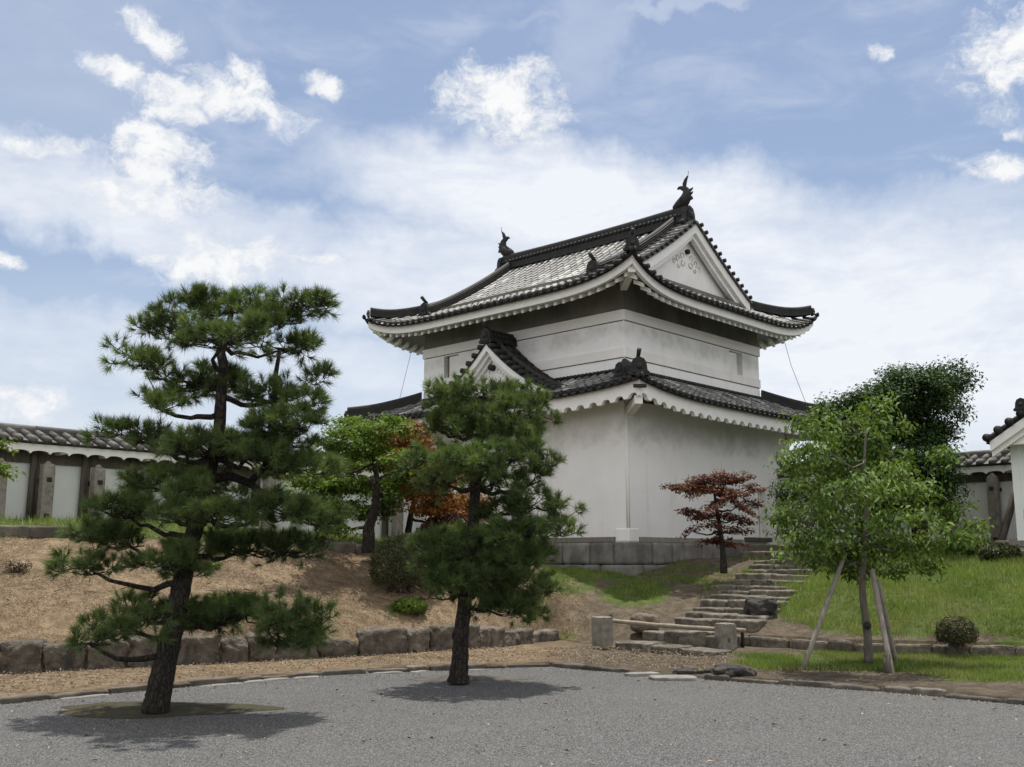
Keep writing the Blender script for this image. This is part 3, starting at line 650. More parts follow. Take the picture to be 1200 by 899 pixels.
# ridges
b = MB(); zr = 8.105+2.66-.02
ridge(b, [(UW/2, .2+i*(UL-.4)/12, zr+.05*((i-6)/6)**2) for i in range(13)], .40, .58)
for i in range(46):
    y = .3+i*(UL-.6)/45
    for s_ in (-1, 1): b.tube([(UW/2+s_*.15, y, zr+.28), (UW/2+s_*.215, y, zr+.28)], .055, 6, random.random())
mr = b.build('main_ridge', M['tile_dark'], upr)
def fish(p, out, name='fish_finial'):
    b = MB(); o = np.array([*out, 0.])
    q = lambda s, z, k=0: np.asarray(p)+(o*s+np.array([out[1]*k, -out[0]*k, z]))*np.array([.92, .92, .82])
    cl = [(-.36, .05, .10), (-.2, .12, .15), (-.03, .22, .17), (.07, .36, .155), (.10, .50, .125), (.06, .64, .09), (.0, .75, .06), (.02, .84, .04)]
    b.tube([q(s, z) for s, z, r in cl], [r for s, z, r in cl], 10, .5, jitter=.12)
    f = lambda x, y, h: q(x, y, h)
    b.prism([(-.02, .72), (-.03, .86), (.04, 1.0), (.15, 1.1), (.10, .96), (.08, .84), (.05, .72)], f, -.035, .035, .4)
    b.prism([(.03, .70), (-.08, .80), (-.18, .80), (-.24, .72), (-.15, .71), (-.06, .62)], f, -.035, .035, .4)
    for z in (.40, .54): b.prism([(.16, z-.05), (.27, z+.02), (.32, z+.10), (.22, z+.07), (.15, z+.07)], f, -.025, .025, .4)
    b.prism([(.2, .22), (.30, .24), (.28, .34), (.18, .34)], f, -.03, .03, .4)
    for k in (-1, 1): b.prism([(-.1, .2), (-.02, .36), (.02, .30), (-.02, .16)], lambda x, y, h: q(x, y, k*(.15+h)), 0, .04, .4)
    b.tube([q(.15, 1.09), q(.17, 1.2), q(.17, 1.28)], .008, 5, .2)
    return b.build(name, M['tile_dark'], upr)
fish((UW/2, .26, zr+.52), (0, -1)); fish((UW/2, UL-.2, zr+.54), (0, 1))
b = MB(); oni(b, (UW/2, .16, zr-.02), (0, -1), 1.15, False); b.build('ridge_end_tile', M['tile_dark'], mr)
b = MB(); oni(b, (UW/2, UL-.16, zr-.02), (0, 1), 1.15, False); b.build('ridge_end_tile', M['tile_dark'], mr)
for sdn, (side, sgn) in enumerate(((0, 1), (2, 1))):
    T = UP.T(side)
    for near in (True, False):
        f = (lambda t: t) if near else (lambda t: T-t)
        b = MB(); ds = np.linspace(4.35, .8, 16)
        ridge(b, [UP.P(side, f(1.8), d, .05) for d in ds], .27, .36)
        e = UP.P(side, f(1.8), .76, .05); oni(b, e, (-1 if side == 0 else 1, 0), .86)
        b.build('descending_ridge', M['tile_dark'], upr)
        b = MB(); ridge(b, [UP.P(side, f(d), d, .06+.08*max(0, (.6-d))**1.2) for d in np.linspace(1.62, .1, 12)], .24, .30)
        e = UP.P(side, f(.06), .06, .06)
        fw_ = (-1 if side == 0 else 1, -1 if near else 1)
        oni(b, e, fw_, .74 if near and side == 0 else .45, near and side == 0); b.build('hip_ridge', M['tile_dark'], upr)
# gable ends
for end, (bg_, sg) in enumerate(((.25, -1), (UL-.25, 1))):
    prof_ = lambda d: 8.105+2.66*(.75*d/4.5+.25*(d/4.5)**2)
    ds = np.linspace(1.45, 4.5, 20); top = [(-1.25+d, prof_(d)-.05) for d in ds]+[(UW+1.25-d, prof_(d)-.05) for d in ds[::-1][1:]]
    b = MB(); b.prism(top[::-1]+[(top[0][0], 8.3), (top[-1][0], 8.3)], lambda x, y, h: np.array([x, bg_+sg*h, y]), -.12, 0, .5)
    gb_ = b.build('gable_wall', M['plaster_trim'], turret)
    for nm, y0, y1, up_, dn in (('bargeboard', .24, .33, -.02, .30), ('inner_bargeboard', .10, .235, -.12, .44)):
        b = MB()
        for mir in (0, 1):
            G_ = []
            for d in np.linspace(1.75 if nm == 'bargeboard' else 1.9, 4.5, 24):
                x = -1.25+d if not mir else UW+1.25-d; z = prof_(d); k = 1+.25*(4.5-d)/3
                z0, z1 = z+up_, z-dn*(.78+.22*k)
                G_.append([(x, bg_+sg*y0, z0), (x, bg_+sg*y1, z0), (x, bg_+sg*y1, z1), (x, bg_+sg*y0, z1), (x, bg_+sg*y0, z0)])
            b.grid(G_, .5, smooth=False)
            if True: b.add(G_[0][:4], [(0, 1, 2, 3)], .5)
        b.build(nm, M['plaster_trim'], gb_)
    b = MB(); zz = 9.98
    b.tube([(UW/2, bg_+sg*.005, zz), (UW/2, bg_+sg*.09, zz)], .07, 14, .2); b.build('boss', M['black'], gb_)
    for mir in (-1, 1):
        b = MB()
        for cx_, cz_, r0, a0, a1 in ((.2, -.14, .10, -60, 230), (.42, -.25, .10, -80, 220), (.2, -.34, .11, -200, 100), (.60, -.36, .08, -90, 200), (.40, -.46, .07, -200, 80)):
            pts = [(UW/2+mir*(cx_+r0*(1-.5*k/12)*math.cos(R_(a0+(a1-a0)*k/12))), bg_+sg*.012, zz+cz_+r0*(1-.5*k/12)*math.sin(R_(a0+(a1-a0)*k/12))) for k in range(13)]
            b.tube(pts, .014, 6, .5)
        b.build('carved_scroll', M['carving'], gb_)
    b = MB()
    for side in (0, 2):
        for d in np.arange(1.85, 4.45, .225):
            z = prof_(d)+.075; x = -1.25+d if side == 0 else UW+1.25-d
            b.tube([(x, bg_+sg*.42, z), (x, bg_-sg*.22, z+.01)], .056, 8, random.random()*.5)
            b.tube([(x, bg_+sg*.45, z), (x, bg_+sg*.40, z)], .062, 8, 0., 1)
        G_ = [[(-1.25+d if side == 0 else UW+1.25-d, bg_+sg*k, prof_(d)+.03) for k in (.40, -.5)] for d in np.linspace(1.72, 4.5, 20)]; b.grid(G_, .3)
        G_ = [[(-1.25+d if side == 0 else UW+1.25-d, bg_+sg*.40, prof_(d)+k) for k in (.035, -.03)] for d in np.linspace(1.72, 4.5, 20)]; b.grid(G_, .3)
        pts = [(-1.25+d if side == 0 else UW+1.25-d, bg_-sg*.27, prof_(d)+.12) for d in np.linspace(1.6, 4.45, 16)]; b.tube(pts, .085, 8, .95)
    b.build('verge_tiles', [M['tile'], M['tile_dark']], upr)
    # low ridge at the foot of the gable
    b = MB(); s1 = 1 if sg < 0 else 3; zf = UP.z(s1, UP.T(s1)/2, 1.45)
    ridge(b, [(x, bg_+sg*.10, zf) for x in np.linspace(.5, UW-.5, 8)], .16, .14); b.build('gable_foot_ridge', M['tile_dark'], upr)

# ---- lower roof
LO = Hip(UW, UL, 1.7, [5.38, 5.30, 5.35, 5.38], 5.58, 1.7, .76, .12)
lr = MB(); dl = lambda t, T: min(1.68, t, T-t)
for sd_ in range(4): tile_field(lr, LO, sd_, dl)
lor = lr.build('lower_roof', [M['tile'], M['tile_dark']], turret, fixn=False)
b = MB()
for sd_ in range(4): eave_edge(b, LO, sd_)
b.build('eave_tile_edge', M['tile_dark'], lor)
b = MB()
for sd_ in range(4): fascia(b, LO, sd_, -.015, .36, scallop=(.12, .10))
b.build('scalloped_eave_board', M['plaster_trim'], lor)
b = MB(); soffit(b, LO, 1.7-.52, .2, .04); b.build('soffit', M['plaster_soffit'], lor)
b = MB(); b.box(-1.56, -1.30, -1.58, -1.57, 5.36, 5.41)
bb = MB(); c_ = np.array([-1.64, -1.64, 0]); d1 = np.array([-1, -1, 0])/1.4142; d2 = np.array([1, -1, 0])/1.4142
bb.prism([(-.15, 5.35), (.15, 5.35), (.15, 5.44), (-.15, 5.44)], lambda x, y, h: c_+d2*x+np.array([0, 0, y])+d1*h, .03, .08, .5); bb.build('corner_boss', M['black'], lor, bevel=.02)
for ca, cb, sa, sb in ((-1.7, -1.7, -1, -1), (UW+1.7, -1.7, 1, -1), (-1.7, UL+1.7, -1, 1)): hipbeam(LO, ca, cb, sa, sb, LO.zc-.36, lor, 1.2)
for (sd_, f, fw_) in ((0, lambda t, T: t, (-1, -1)), (0, lambda t, T: T-t, (-1, 1)), (2, lambda t, T: t, (1, -1)), (2, lambda t, T: T-t, (1, 1))):
    b = MB(); T = LO.T(sd_); ridge(b, [LO.P(sd_, f(d, T), d, .05+.08*max(0, .7-d)) for d in np.linspace(1.66, .12, 12)], .25, .32)
    e = LO.P(sd_, f(.1, T), .1, .05); oni(b, e, fw_, .86 if fw_ == (-1, -1) else .5, fw_ == (-1, -1)); b.build('hip_ridge', M['tile_dark'], lor)
e = LO.P(0, .95, .55, .08); b = MB(); oni(b, e, (-1, .2), .75, False); b.build('ridge_end_tile', M['tile_dark'], lor)
b = MB(); zt = 5.35+.74
for P_ in ([(-.02, y, zt-.02) for y in np.linspace(0, UL, 12)], [(x, -.02, zt-.02) for x in np.linspace(0, UW, 12)]): ridge(b, P_, .22, .16)
for i in range(60):
    for p, q in (((-.14, i*UL/60, zt+.1), (-.10, i*UL/60, zt+.1)), ((i*UW/60, -.14, zt+.1), (i*UW/60, -.10, zt+.1))): b.tube([p, q], .05, 6, random.random())
b.build('wall_top_trim', M['tile_dark'], lor)

# ---- dormer gable on the left face
DB = 3.78; DZ = 7.28
dprof = lambda h: DZ-.98*h+.135*h*h
b = MB()
for sgn in (-1, 1):
    for x in np.arange(-.62, .02, .23):
        hs = np.linspace(.08, 2.6, 11)
        for h0, h1 in zip(hs[:-1], hs[1:]):
            b.tube([(x, DB+sgn*h0, dprof(h0)+.07), (x, DB+sgn*(h1+.02), dprof(h1)+.075)], [.068, .076], 8, random.random())
    G_ = [[(x, DB+sgn*h, dprof(h)+.02) for x in (-1.06, 0.02)] for h in np.linspace(0, 2.65, 14)]; b.grid(G_, .3)
    G_ = [[(-1.06, DB+sgn*h, dprof(h)+k) for k in (.025, -.05)] for h in np.linspace(0, 2.65, 14)]; b.grid(G_, .3)
    for h in np.arange(.2, 2.6, .22): b.tube([(-1.12, DB+sgn*h, dprof(h)+.07), (-.72, DB+sgn*h, dprof(h)+.08)], .075, 8, random.random())
    b.tube([(-.70, DB+sgn*h, dprof(h)+.12) for h in np.linspace(.05, 2.62, 12)], .085, 8, .9)
dm = b.build('dormer_roof', M['tile_dark'], turret)
b = MB(); ridge(b, [(x, DB, DZ+.02) for x in np.linspace(-1.0, .02, 5)], .32, .36)
for i in range(6):
    for k in (-1, 1): b.tube([(-.85+i*.15, DB+k*.1, DZ+.2), (-.85+i*.15, DB+k*.18, DZ+.2)], .05, 6, random.random())
oni(b, (-1.04, DB, DZ-.02), (-1, 0), .8); b.build('dormer_ridge', M['tile_dark'], dm)
b = MB(); hs = np.linspace(0, 2.2, 16)
poly = [(DB-h, dprof(h)-.03) for h in hs[::-1]]+[(DB+h, dprof(h)-.03) for h in hs[1:]]
b.prism(poly+[(DB+2.2, 5.6), (DB-2.2, 5.6)], lambda x, y, h: np.array([h, x, y]), -.76, -.70, .5); dg = b.build('dormer_gable_wall', M['plaster_trim'], turret)
for nm, x0, x1, up_, dn in (('bargeboard', -1.04, -.94, .0, .23), ('inner_bargeboard', -.935, -.84, -.08, .36), ('inner_bargeboard', -.835, -.76, -.2, .46)):
    b = MB()
    for sgn in (-1, 1):
        G_ = []
        for h in np.linspace(0, 2.35, 20):
            z = dprof(h); z0, z1 = z+up_-.02, z-dn; y = DB+sgn*h; G_.append([(x0, y, z0), (x0, y, z1), (x1, y, z1), (x1, y, z0), (x0, y, z0)])
        b.grid(G_, .5, smooth=False)
    b.build(nm, M['plaster_trim'], dg)
b = MB(); b.tube([(-.76, DB, 6.62), (-.90, DB, 6.62)], .085, 14, .2); b.build('boss', M['black'], dg)
for mir in (-1, 1):
    b = MB()
    for cx_, cz_, r0, a0, a1 in ((.2, -.12, .09, -60, 230), (.4, -.24, .09, -80, 220), (.2, -.32, .10, -200, 100), (.58, -.38, .08, -90, 200)):
        b.tube([(-.765, DB+mir*(cx_+r0*(1-.5*k/12)*math.cos(R_(a0+(a1-a0)*k/12))), 6.62+cz_+r0*(1-.5*k/12)*math.sin(R_(a0+(a1-a0)*k/12))) for k in range(13)], .013, 6, .5)
    b.build('carved_scroll', M['carving'], dg)

# ------------------------------------------------------------------ boundary walls
def plaster_wall(label, origin, rot, length, posts, h_eave, zfun, mplaster, lab_post, group, ridge_over=0., mtile='tile_moss', pp=.62):
    """runs along local +x, court side is -y"""
    root = thing('plaster_wall', label, 'wall', origin, rot)
    c, s_ = math.cos(rot), math.sin(rot)
    gz = lambda x, y=0.: ground_z(origin[0]+x*c-y*s_, origin[1]+x*s_+y*c)-origin[2]
    b = MB(); b.box(0, length, -.23, -.165, h_eave-.16, h_eave+.12, .4); b.build('wall_beam', M['wood'], root)
    b = MB(); xs = np.linspace(0, length, 24)
    G_ = [[(x, -.16, gz(x)-.2), (x, -.16, h_eave+.14), (x, .16, h_eave+.14), (x, .16, gz(x)-.2)] for x in xs]; b.grid(G_, .5, smooth=False); b.add(G_[0], [(0, 1, 2, 3)], .5); b.add(G_[-1], [(3, 2, 1, 0)], .5); b.build('plaster_body', mplaster, root)
    b = MB(); n = int(length/.40); m = n*10; G_ = []
    for i in range(m+1):
        x = length*i/m; ph = ((i % 10)/10-.5)*2; bot = h_eave+.0+.075*math.sqrt(max(0, 1-ph*ph))*.9
        G_.append([(x, -.56, h_eave+.2), (x, -.62, h_eave+.2), (x, -.62, bot), (x, -.56, bot)])
    b.grid(G_, .5, smooth=False)
    b.add([(0, -.60, h_eave+.17), (length, -.60, h_eave+.17), (length, .6, h_eave+.17), (0, .6, h_eave+.17)], [(0, 1, 2, 3)], .5); b.build('scalloped_eave_board', M['plaster_trim'], root)
    b = MB(); sp = .29; k = int(length/sp); top = h_eave+.66
    for i in range(k+1):
        x = i*sp
        for sg in (-1, 1):
            segs = 2
            for j in range(segs):
                y0, y1 = .70-.60*j/segs, .70-.60*(j+1)/segs; z0, z1 = h_eave+.25+.24*j/segs, h_eave+.25+.24*(j+1)/segs
                b.tube([(x+random.uniform(-.008, .008), sg*(y0+.02), z0+.01), (x, sg*(y1-.01), z1)], [.074, .070], 8, random.random())
                b.add([(x, sg*y0, z0-.02), (x+sp, sg*y0, z0-.02), (x+sp, sg*y1, z1-.03), (x, sg*y1, z1-.03)], [(0, 1, 2, 3)], random.random())
    b.add([(0, -.7, h_eave+.25), (length, -.7, h_eave+.25), (length, -.56, h_eave+.2), (0, -.56, h_eave+.2)], [(0, 1, 2, 3)], .3)
    rf = b.build('tiled_roof', M[mtile], root, fixn=False)
    b = MB(); nn = int(length/1.1)
    for i in range(nn):
        x0, x1 = length*i/nn, length*(i+1)/nn-.01; ridge(b, [(x0, 0, h_eave+.43+random.uniform(-.006, .006)), (x1, 0, h_eave+.43+random.uniform(-.006, .006))], .26, .20, rn=random.random())
    b.build('ridge', M['tile_moss'], rf)
    b = MB(); 
    for i in range(int(length/.95)+1):
        x = .2+i*.95; b.box(x-.05, x+.05, -.54, -.14, h_eave+.03, h_eave+.165, random.random())
    b.build('rafters', M['plaster_trim'], rf)
    for x in posts:      # timber brace of the wall, standing just behind each stone post
        g0 = gz(x, -.3); b = MB(); b.tube([(x-.17, -.28, g0-.1), (x-.15, -.27, h_eave+.1)], [.075, .065], 8, .4, jitter=.2); b.tube([(x-.06, -.23, g0-.1), (x-.05, -.22, h_eave+.1)], [.06, .055], 8, .7, jitter=.2)
        b.build('timber_post', M['wood'], root)
    for i, x in enumerate(posts):
        g1 = gz(x, -pp); o = (origin[0]+x*c+pp*s_, origin[1]+x*s_-pp*c, origin[2]+g1)
        r = thing('stone_post', lab_post[i], 'post', o, rot, group)
        hh = h_eave-g1-.05+(lab_post_h[i] if i < len(lab_post_h) else 0)
        b = MB(); V, F = rock_mesh(.24, .24, hh+.15, i+3.3, n=9, p=12, rough=.03, chip=.03); V = np.array(V); V[:, 2] -= .15; b.add(V, F, .5, 0, True)
        b.tube([(0, 0, hh-.01), (0, 0, hh+.07)], [.105, .03], 8, .5); b.build('pillar', M['post'], r, fixn=False)
        if hh > 1.2:
            b = MB(); b.box(-.05, .05, -.15, .6, hh-.36, hh-.27, .2); b.build('tie_beam', M['black'], r, bevel=.01)
            b = MB(); b.box(-.05, .05, -.15, .6, .10, .19, .2); b.build('tie_beam', M['black'], r, bevel=.01)
M['plaster_pale'] = mat('pale_plaster', [(.3, (0.672, 0.711, 0.683)), (.7, (0.762, 0.801, 0.773))], 1.2, 6, .9, .08, 30, .003, extra=stain((.4, .42, .4), .9, .58, .78, .5))
O1 = WL0-u*5.0; O1[2] = 0
def along(px, py, o, d, nrm, off):   # where the post seen at this pixel stands along a wall
    r = ray(px, py); p0 = o+nrm*off; q = EYEP+r*(((p0-EYEP)@nrm)/(r@nrm)); return (q-o)@d, q[2]
pl = [along(px, 600, O1, u, -v, .62)[0] for px in (-62, -4, 52, 112, 168, 224)]
pl += [pl[-1]+2.05*k for k in range(1, 4)]
lab_post_h = [-.16]*9
zl = along(10, 520, O1, u, -v, .62)[1]-.16
plaster_wall('long pale plastered boundary wall with tiled roof behind the black pine on the left', tuple(O1), ROT_U, 17.6, pl, zl, None, M['plaster_pale'],
             ['short granite post just outside the left edge, by the pale wall', 'granite post at the left picture edge by the pale wall', 'leftmost fully visible granite post before the pale wall', 'second full granite post from the left before the pale wall', 'granite post by the pale wall, its top above the pine pad', 'granite post by the pale wall, just left of the pine trunk', 'granite post by the pale wall hidden behind the pine crown', 'granite post by the pale wall behind the green maple', 'granite post of the pale wall nearest the turret'], 'granite posts along the pale boundary wall')
O2 = loc2w(UW+.6, 1.2); O2[2] = 0
pr = [along(px, 600, O2, -v, -u, .62)[0] for px in (965, 1040, 1112, 1166)]
zr2 = along(1150, 556, O2, -v, -u, .62)[1]
lab_post_h = [0, -.3, -.42, .0]
plaster_wall('mossy tiled plaster wall on the terrace behind the dark evergreen tree', tuple(O2), ROT_R, 13.5, pr, zr2, None, M['plaster'],
             ['granite post hidden behind the light green tree', 'granite post beside the trunk of the dark evergreen tree', 'low brown granite post right of the evergreen trunk', 'tall granite post beside the gabled gatehouse'], 'granite posts before the right wall')

# ------------------------------------------------------------------ gabled gatehouse cut by the right edge
gx = atY(1193, 640, 22.0); gzd = ground_z(gx[0], gx[1])
gate = thing('gatehouse', 'small white gatehouse with tiled gable roof and dark timbers at right edge', 'gatehouse', (gx[0], gx[1], 0), ROT_R)
def gl(px, py, dy=0.):
    p0 = gx+u*dy; r = ray(px, py); q = EYEP+r*(((p0-EYEP)@u)/(r@u))-np.array([gx[0], gx[1], 0]); return np.array([q@-v, q@u, q[2]])
tip = gl(1156, 522, -.5); mid = gl(1200, 488, -.5); sl = (mid[2]-tip[2])/(mid[0]-tip[0]); apx = 1.75; apz = mid[2]+(apx-mid[0])*sl*.92
prof2 = lambda x: tip[2]+(x-tip[0])*sl*(.92+.0*x) if x <= apx else tip[2]+(2*apx-x-tip[0])*sl*.92
x1_ = 2*apx-tip[0]
b = MB()
xs = np.linspace(tip[0], x1_, 21)
b.box(0, .16, .0, .14, gzd-.3, prof2(.1)-.12); b.box(.16, 2*apx-.0, .02, .14, gzd+.9, prof2(.5)-.3); b.prism([(0.16, prof2(.5)-.3), (2*apx, prof2(.5)-.3), (apx, apz-.12)], lambda x, y, h: np.array([x, h, y]), .02, .14)
b.box(2*apx-.16, 2*apx, .0, .14, gzd-.3, prof2(.1)-.12)
b.build('walls', M['plaster_pale'], gate)
b = MB()
for y in np.arange(-.5, 3.9, .27):
    for dx in (1, -1):
        P_ = [(x, y, prof2(x)+.09) for x in np.linspace(tip[0] if dx > 0 else x1_, apx, 9)]
        for p, q in zip(P_[:-1], P_[1:]): b.tube([p, q], [.075, .066], 8, random.random())
G_ = [[(x, y, prof2(x)+.03) for y in (-.55, 3.9)] for x in xs]; b.grid(G_, .3, smooth=False)
for x in np.linspace(tip[0]+.06, apx-.1, 9):
    for xx in (x, 2*apx-x): b.tube([(xx, -.66, prof2(xx)+.11), (xx, -.1, prof2(xx)+.12)], .088, 10, random.random())
gr_ = b.build('tiled_roof', M['tile_dark'], gate, fixn=False)
b = MB(); ridge(b, [(apx, -.6, apz+.05), (apx, 3.9, apz+.05)], .32, .4); b.build('ridge', M['tile_dark'], gr_)
b = MB(); oni(b, gl(1198, 487, -.6)+np.array([0, 0, .1]), (0, -1), .55, False); b.build('end_tile', M['tile_dark'], gr_)
for nm, y0, y1, up_, dn in (('bargeboard', -.58, -.50, .0, .2), ('inner_bargeboard', -.495, -.41, -.08, .32)):
    b = MB(); G_ = [[(x, y0, prof2(x)+up_), (x, y1, prof2(x)+up_), (x, y1, prof2(x)-dn), (x, y0, prof2(x)-dn), (x, y0, prof2(x)+up_)] for x in np.linspace(tip[0]+.1, x1_-.1, 21)]; b.grid(G_, .5, smooth=False); b.add(G_[0][:4], [(0, 1, 2, 3)], .5)
    b.build(nm, M['plaster_trim'], gate)
b = MB(); b.box(-.02, 2*apx, -.42, -.30, tip[2]-.02, tip[2]+.14); b.build('tie_beam', M['plaster_trim'], gate, bevel=.01)
for i, (xa, xb, ya) in enumerate(((-.06, -.06, 0.5), (-.08, -.08, 1.2), (-.06, -.06, 1.9), (-.07, -.07, 2.6))):
    b = MB(); b.box(xa-.05, xa+.05, ya, ya+.12, gzd-.2, tip[2]+.1, .2+.2*i); b.build('timber_post', M['wood'], gate)
b = MB(); b.tube([(-.55, .3, gzd-.1), (-.06, 1.2, tip[2]-.1)], .085, 8, .3, jitter=.15); b.build('timber_brace', M['wood'], gate)
b = MB(); b.box(-.42, 1.4, -.12, .0, gzd+.14, gzd+.27); b.build('sill_beam', M['wood_grey'], gate, bevel=.01)

# ------------------------------------------------------------------ stones
rs = random.Random(11)
bx = [-150, -100, -52, -2, 50, 98, 147, 205, 257, 289, 320, 372, 420, 474, 504, 530, 560, 590, 622, 652]
Rf = lambda px: at(px, np.interp(px, [p[0] for p in Rpx], [p[1] for p in Rpx]), np.interp(px, [p[0] for p in Rpx], [p[2] for p in Rpx]))*np.array([1, 1, 0])+np.array([0, 0, .03])
for i in range(len(bx)-1):
    p, q = Rf(bx[i]), Rf(bx[i+1]); d = q-p; ln = np.linalg.norm(d[:2])
    h = {5: .40, 10: .30, 11: .3}.get(i, rs.uniform(.38, .46)) if i < 16 else (.36, .30, .22)[i-16]
    c_ = (p+q)/2; nrm = np.array([-d[1], d[0], 0])/ln
    hts = 'pale worn block at the left edge of the retaining row' if i == 3 else None
    o = rock('retaining_stone', tuple(c_+nrm*.12-np.array([0, 0, .08])), (ln-.02, .42, h+.08), math.atan2(d[1], d[0])+rs.uniform(-.05, .05), i*1.7, M['granite'], n=16, p=rs.choice([6, 8, 12]), rough=.13, chip=.2)
    tag(o, 'rough brown granite block in the retaining row below the straw bank', 'stone block', 'granite blocks retaining the straw bank')
bx = [866, 878, 927, 972, 1002, 1048, 1092, 1136, 1190, 1245, 1300]
for i in range(len(bx)-1):
    p, q = Rf(bx[i]), Rf(min(bx[i+1], 1200)) if bx[i+1] <= 1200 else Rf(1200)+(Rf(1200)-Rf(1136))*((bx[i+1]-1200)/64)
    if bx[i] > 1200: p = Rf(1200)+(Rf(1200)-Rf(1136))*((bx[i]-1200)/64)
    d = q-p; ln = np.linalg.norm(d[:2]); nrm = np.array([-d[1], d[0], 0])/ln; c_ = (p+q)/2
    o = rock('retaining_stone', tuple(c_+nrm*.10-np.array([0, 0, .06])), (ln-.02, .36, .30 if i != 3 else .34), math.atan2(d[1], d[0])+rs.uniform(-.04, .04), 40+i*1.3, M['granite'], n=9, p=7 if i == 3 else 11, rough=.05, chip=.1)
    tag(o, 'brown stone block in the low row below the grass bank', 'stone block', 'stone blocks retaining the grass bank')
# kerb
KX = np.concatenate([np.cumsum([0]+[rs.uniform(.34, .66) for _ in range(60)])])
dK = np.concatenate([[0], np.cumsum(np.linalg.norm(np.diff(KL, axis=0), axis=1))])
kp = lambda t: np.array([np.interp(t, dK, KL[:, 0]), np.interp(t, dK, KL[:, 1]), 0])
t = 0.
while t < dK[-1]-.3:
    ln = rs.uniform(.32, .7); p, q = kp(t), kp(t+ln); t += ln
    c_ = (p+q)/2; x_, y_ = proj(c_); d = q-p
    if x_ < -160 or x_ > 1330: continue
    if 752 < x_ < 838: continue
    o = rock('kerb_stone', tuple(c_-np.array([0, 0, .05])), (np.linalg.norm(d)-.015, rs.uniform(.11, .17), .05+rs.uniform(.04, .085)), math.atan2(d[1], d[0])+rs.uniform(-.04, .04), t*3.1, M['kerb'], n=9, p=rs.choice([4, 6, 9]), rough=.10, chip=.22)
    tag(o, 'small weathered stone in the kerb along the gravel court', 'kerb stone', 'kerb stones edging the gravel court')
    if x_ < 560 and rs.random() < .42:
        nk = np.array([d[1], -d[0], 0])/np.linalg.norm(d[:2]); o = rock('kerb_stone', tuple(c_+nk*.13-np.array([0, 0, .05])), (np.linalg.norm(d)*rs.uniform(.7, 1.), rs.uniform(.10, .16), .05+rs.uniform(.008, .02)), math.atan2(d[1], d[0])+rs.uniform(-.06, .06), t*2.3, M['kerb_pale'], n=9, p=5, rough=.1, chip=.2)
        tag(o, 'pale stone lying flush with the gravel in front of the kerb', 'kerb stone', 'pale flush stones before the kerb')
for px, py, sx, sy, sh, lab in ((20, 623, .9, .4, .16, 'flat grey edging stone on top of the straw bank at left edge'), (62, 622, .75, .4, .18, 'second flat edging stone on the bank top right of the first'), (104, 625, .6, .35, .14, 'edging stone on the bank top beside the pine pad')):
    p = atY(px, py+4, 18.7); o = rock('edging_stone', (p[0], p[1], ground_z(p[0], p[1])-.07), (sx, sy, sh+.05), .2, px, M['kerb'], n=9, p=8); tag(o, lab, 'edging stone')
# low wall of dark stones under the green maple
for i, px in enumerate(range(300, 500, 26)):
    p = atY(px, 646-max(0, (400-px))*.05, 20.9); o = rock('terrace_stone', (p[0], p[1], ground_z(p[0], p[1])-.12), (.46, .3, .30), .25, 70+i, M['granite'], n=8, p=9)
    tag(o, 'dark stone block in the terrace edge below the green maple', 'stone block', 'blocks edging the terrace under the maple')
# steps
ORD = ['first', 'second', 'third', 'fourth', 'fifth', 'sixth', 'seventh', 'eighth', 'ninth', 'tenth', 'eleventh', 'twelfth', 'thirteenth', 'fourteenth']
for i, (x0, y0, x1, y1, Y, z) in enumerate(STEPS):
    p = atY(x0, y0, Y); z = p[2]; wid = [2.1, 1.95, 1.75][i] if i < 3 else stepW
    st = thing('stone_step', ('flat ground level slab, lowest of the garden stairs' if i == 0 else '%s stone step from the bottom of the garden stairs' % ORD[i] if i < 13 else 'topmost stone step of the garden stairs'), 'stone step', tuple(p), ROT_R, 'stone steps up to the turret')
    s_ = 0.; nb = rs.choice([2, 3]) if i > 1 else 3 + (i == 1)
    ws = [rs.uniform(.7, 1.3) for _ in range(nb)]; ws = [w*wid/sum(ws) for w in ws]
    for k, w_ in enumerate(ws):
        hh = .26 if i else .2
        V, F = rock_mesh(w_-.016, .44 if i else .55, hh, rs.random()*60, n=16, p=12, rough=.08, chip=.11); V = np.array(V); V[:, 0] += s_+w_/2; V[:, 1] += .2+rs.uniform(-.02, .02)+(i == 1)*(-.06*k); V[:, 2] -= hh-rs.uniform(-.022, .014); V[:, 2] += V[:, 0]*rs.uniform(-.012, .012)
        b = MB(); b.add(V, F, rs.random(), 0, False); b.build('block', M['step'], st, fixn=False); s_ += w_
p = atY(868, 648, 25.0)
lnd = thing('stone_landing', 'long stone landing at the top of the stairs by the turret wall', 'landing', tuple(p), ROT_R)
for k in range(4):
    V, F = rock_mesh(.68, .5, .22, 20+k, n=8, p=13, rough=.03, chip=.05); V = np.array(V)+np.array([.35+k*.7, .2, -.18]); b = MB(); b.add(V, F, rs.random(), 0, True); b.build('block', M['step'], lnd, fixn=False)
p = atY(874, 641, 25.6); o = rock('doorstep', tuple(p-np.array([-.45, 0, .2])), (1.0, .4, .26), ROT_R, 31, M['step'], n=8, p=12); tag(o, 'stone doorstep in front of the turret window sill', 'doorstep')
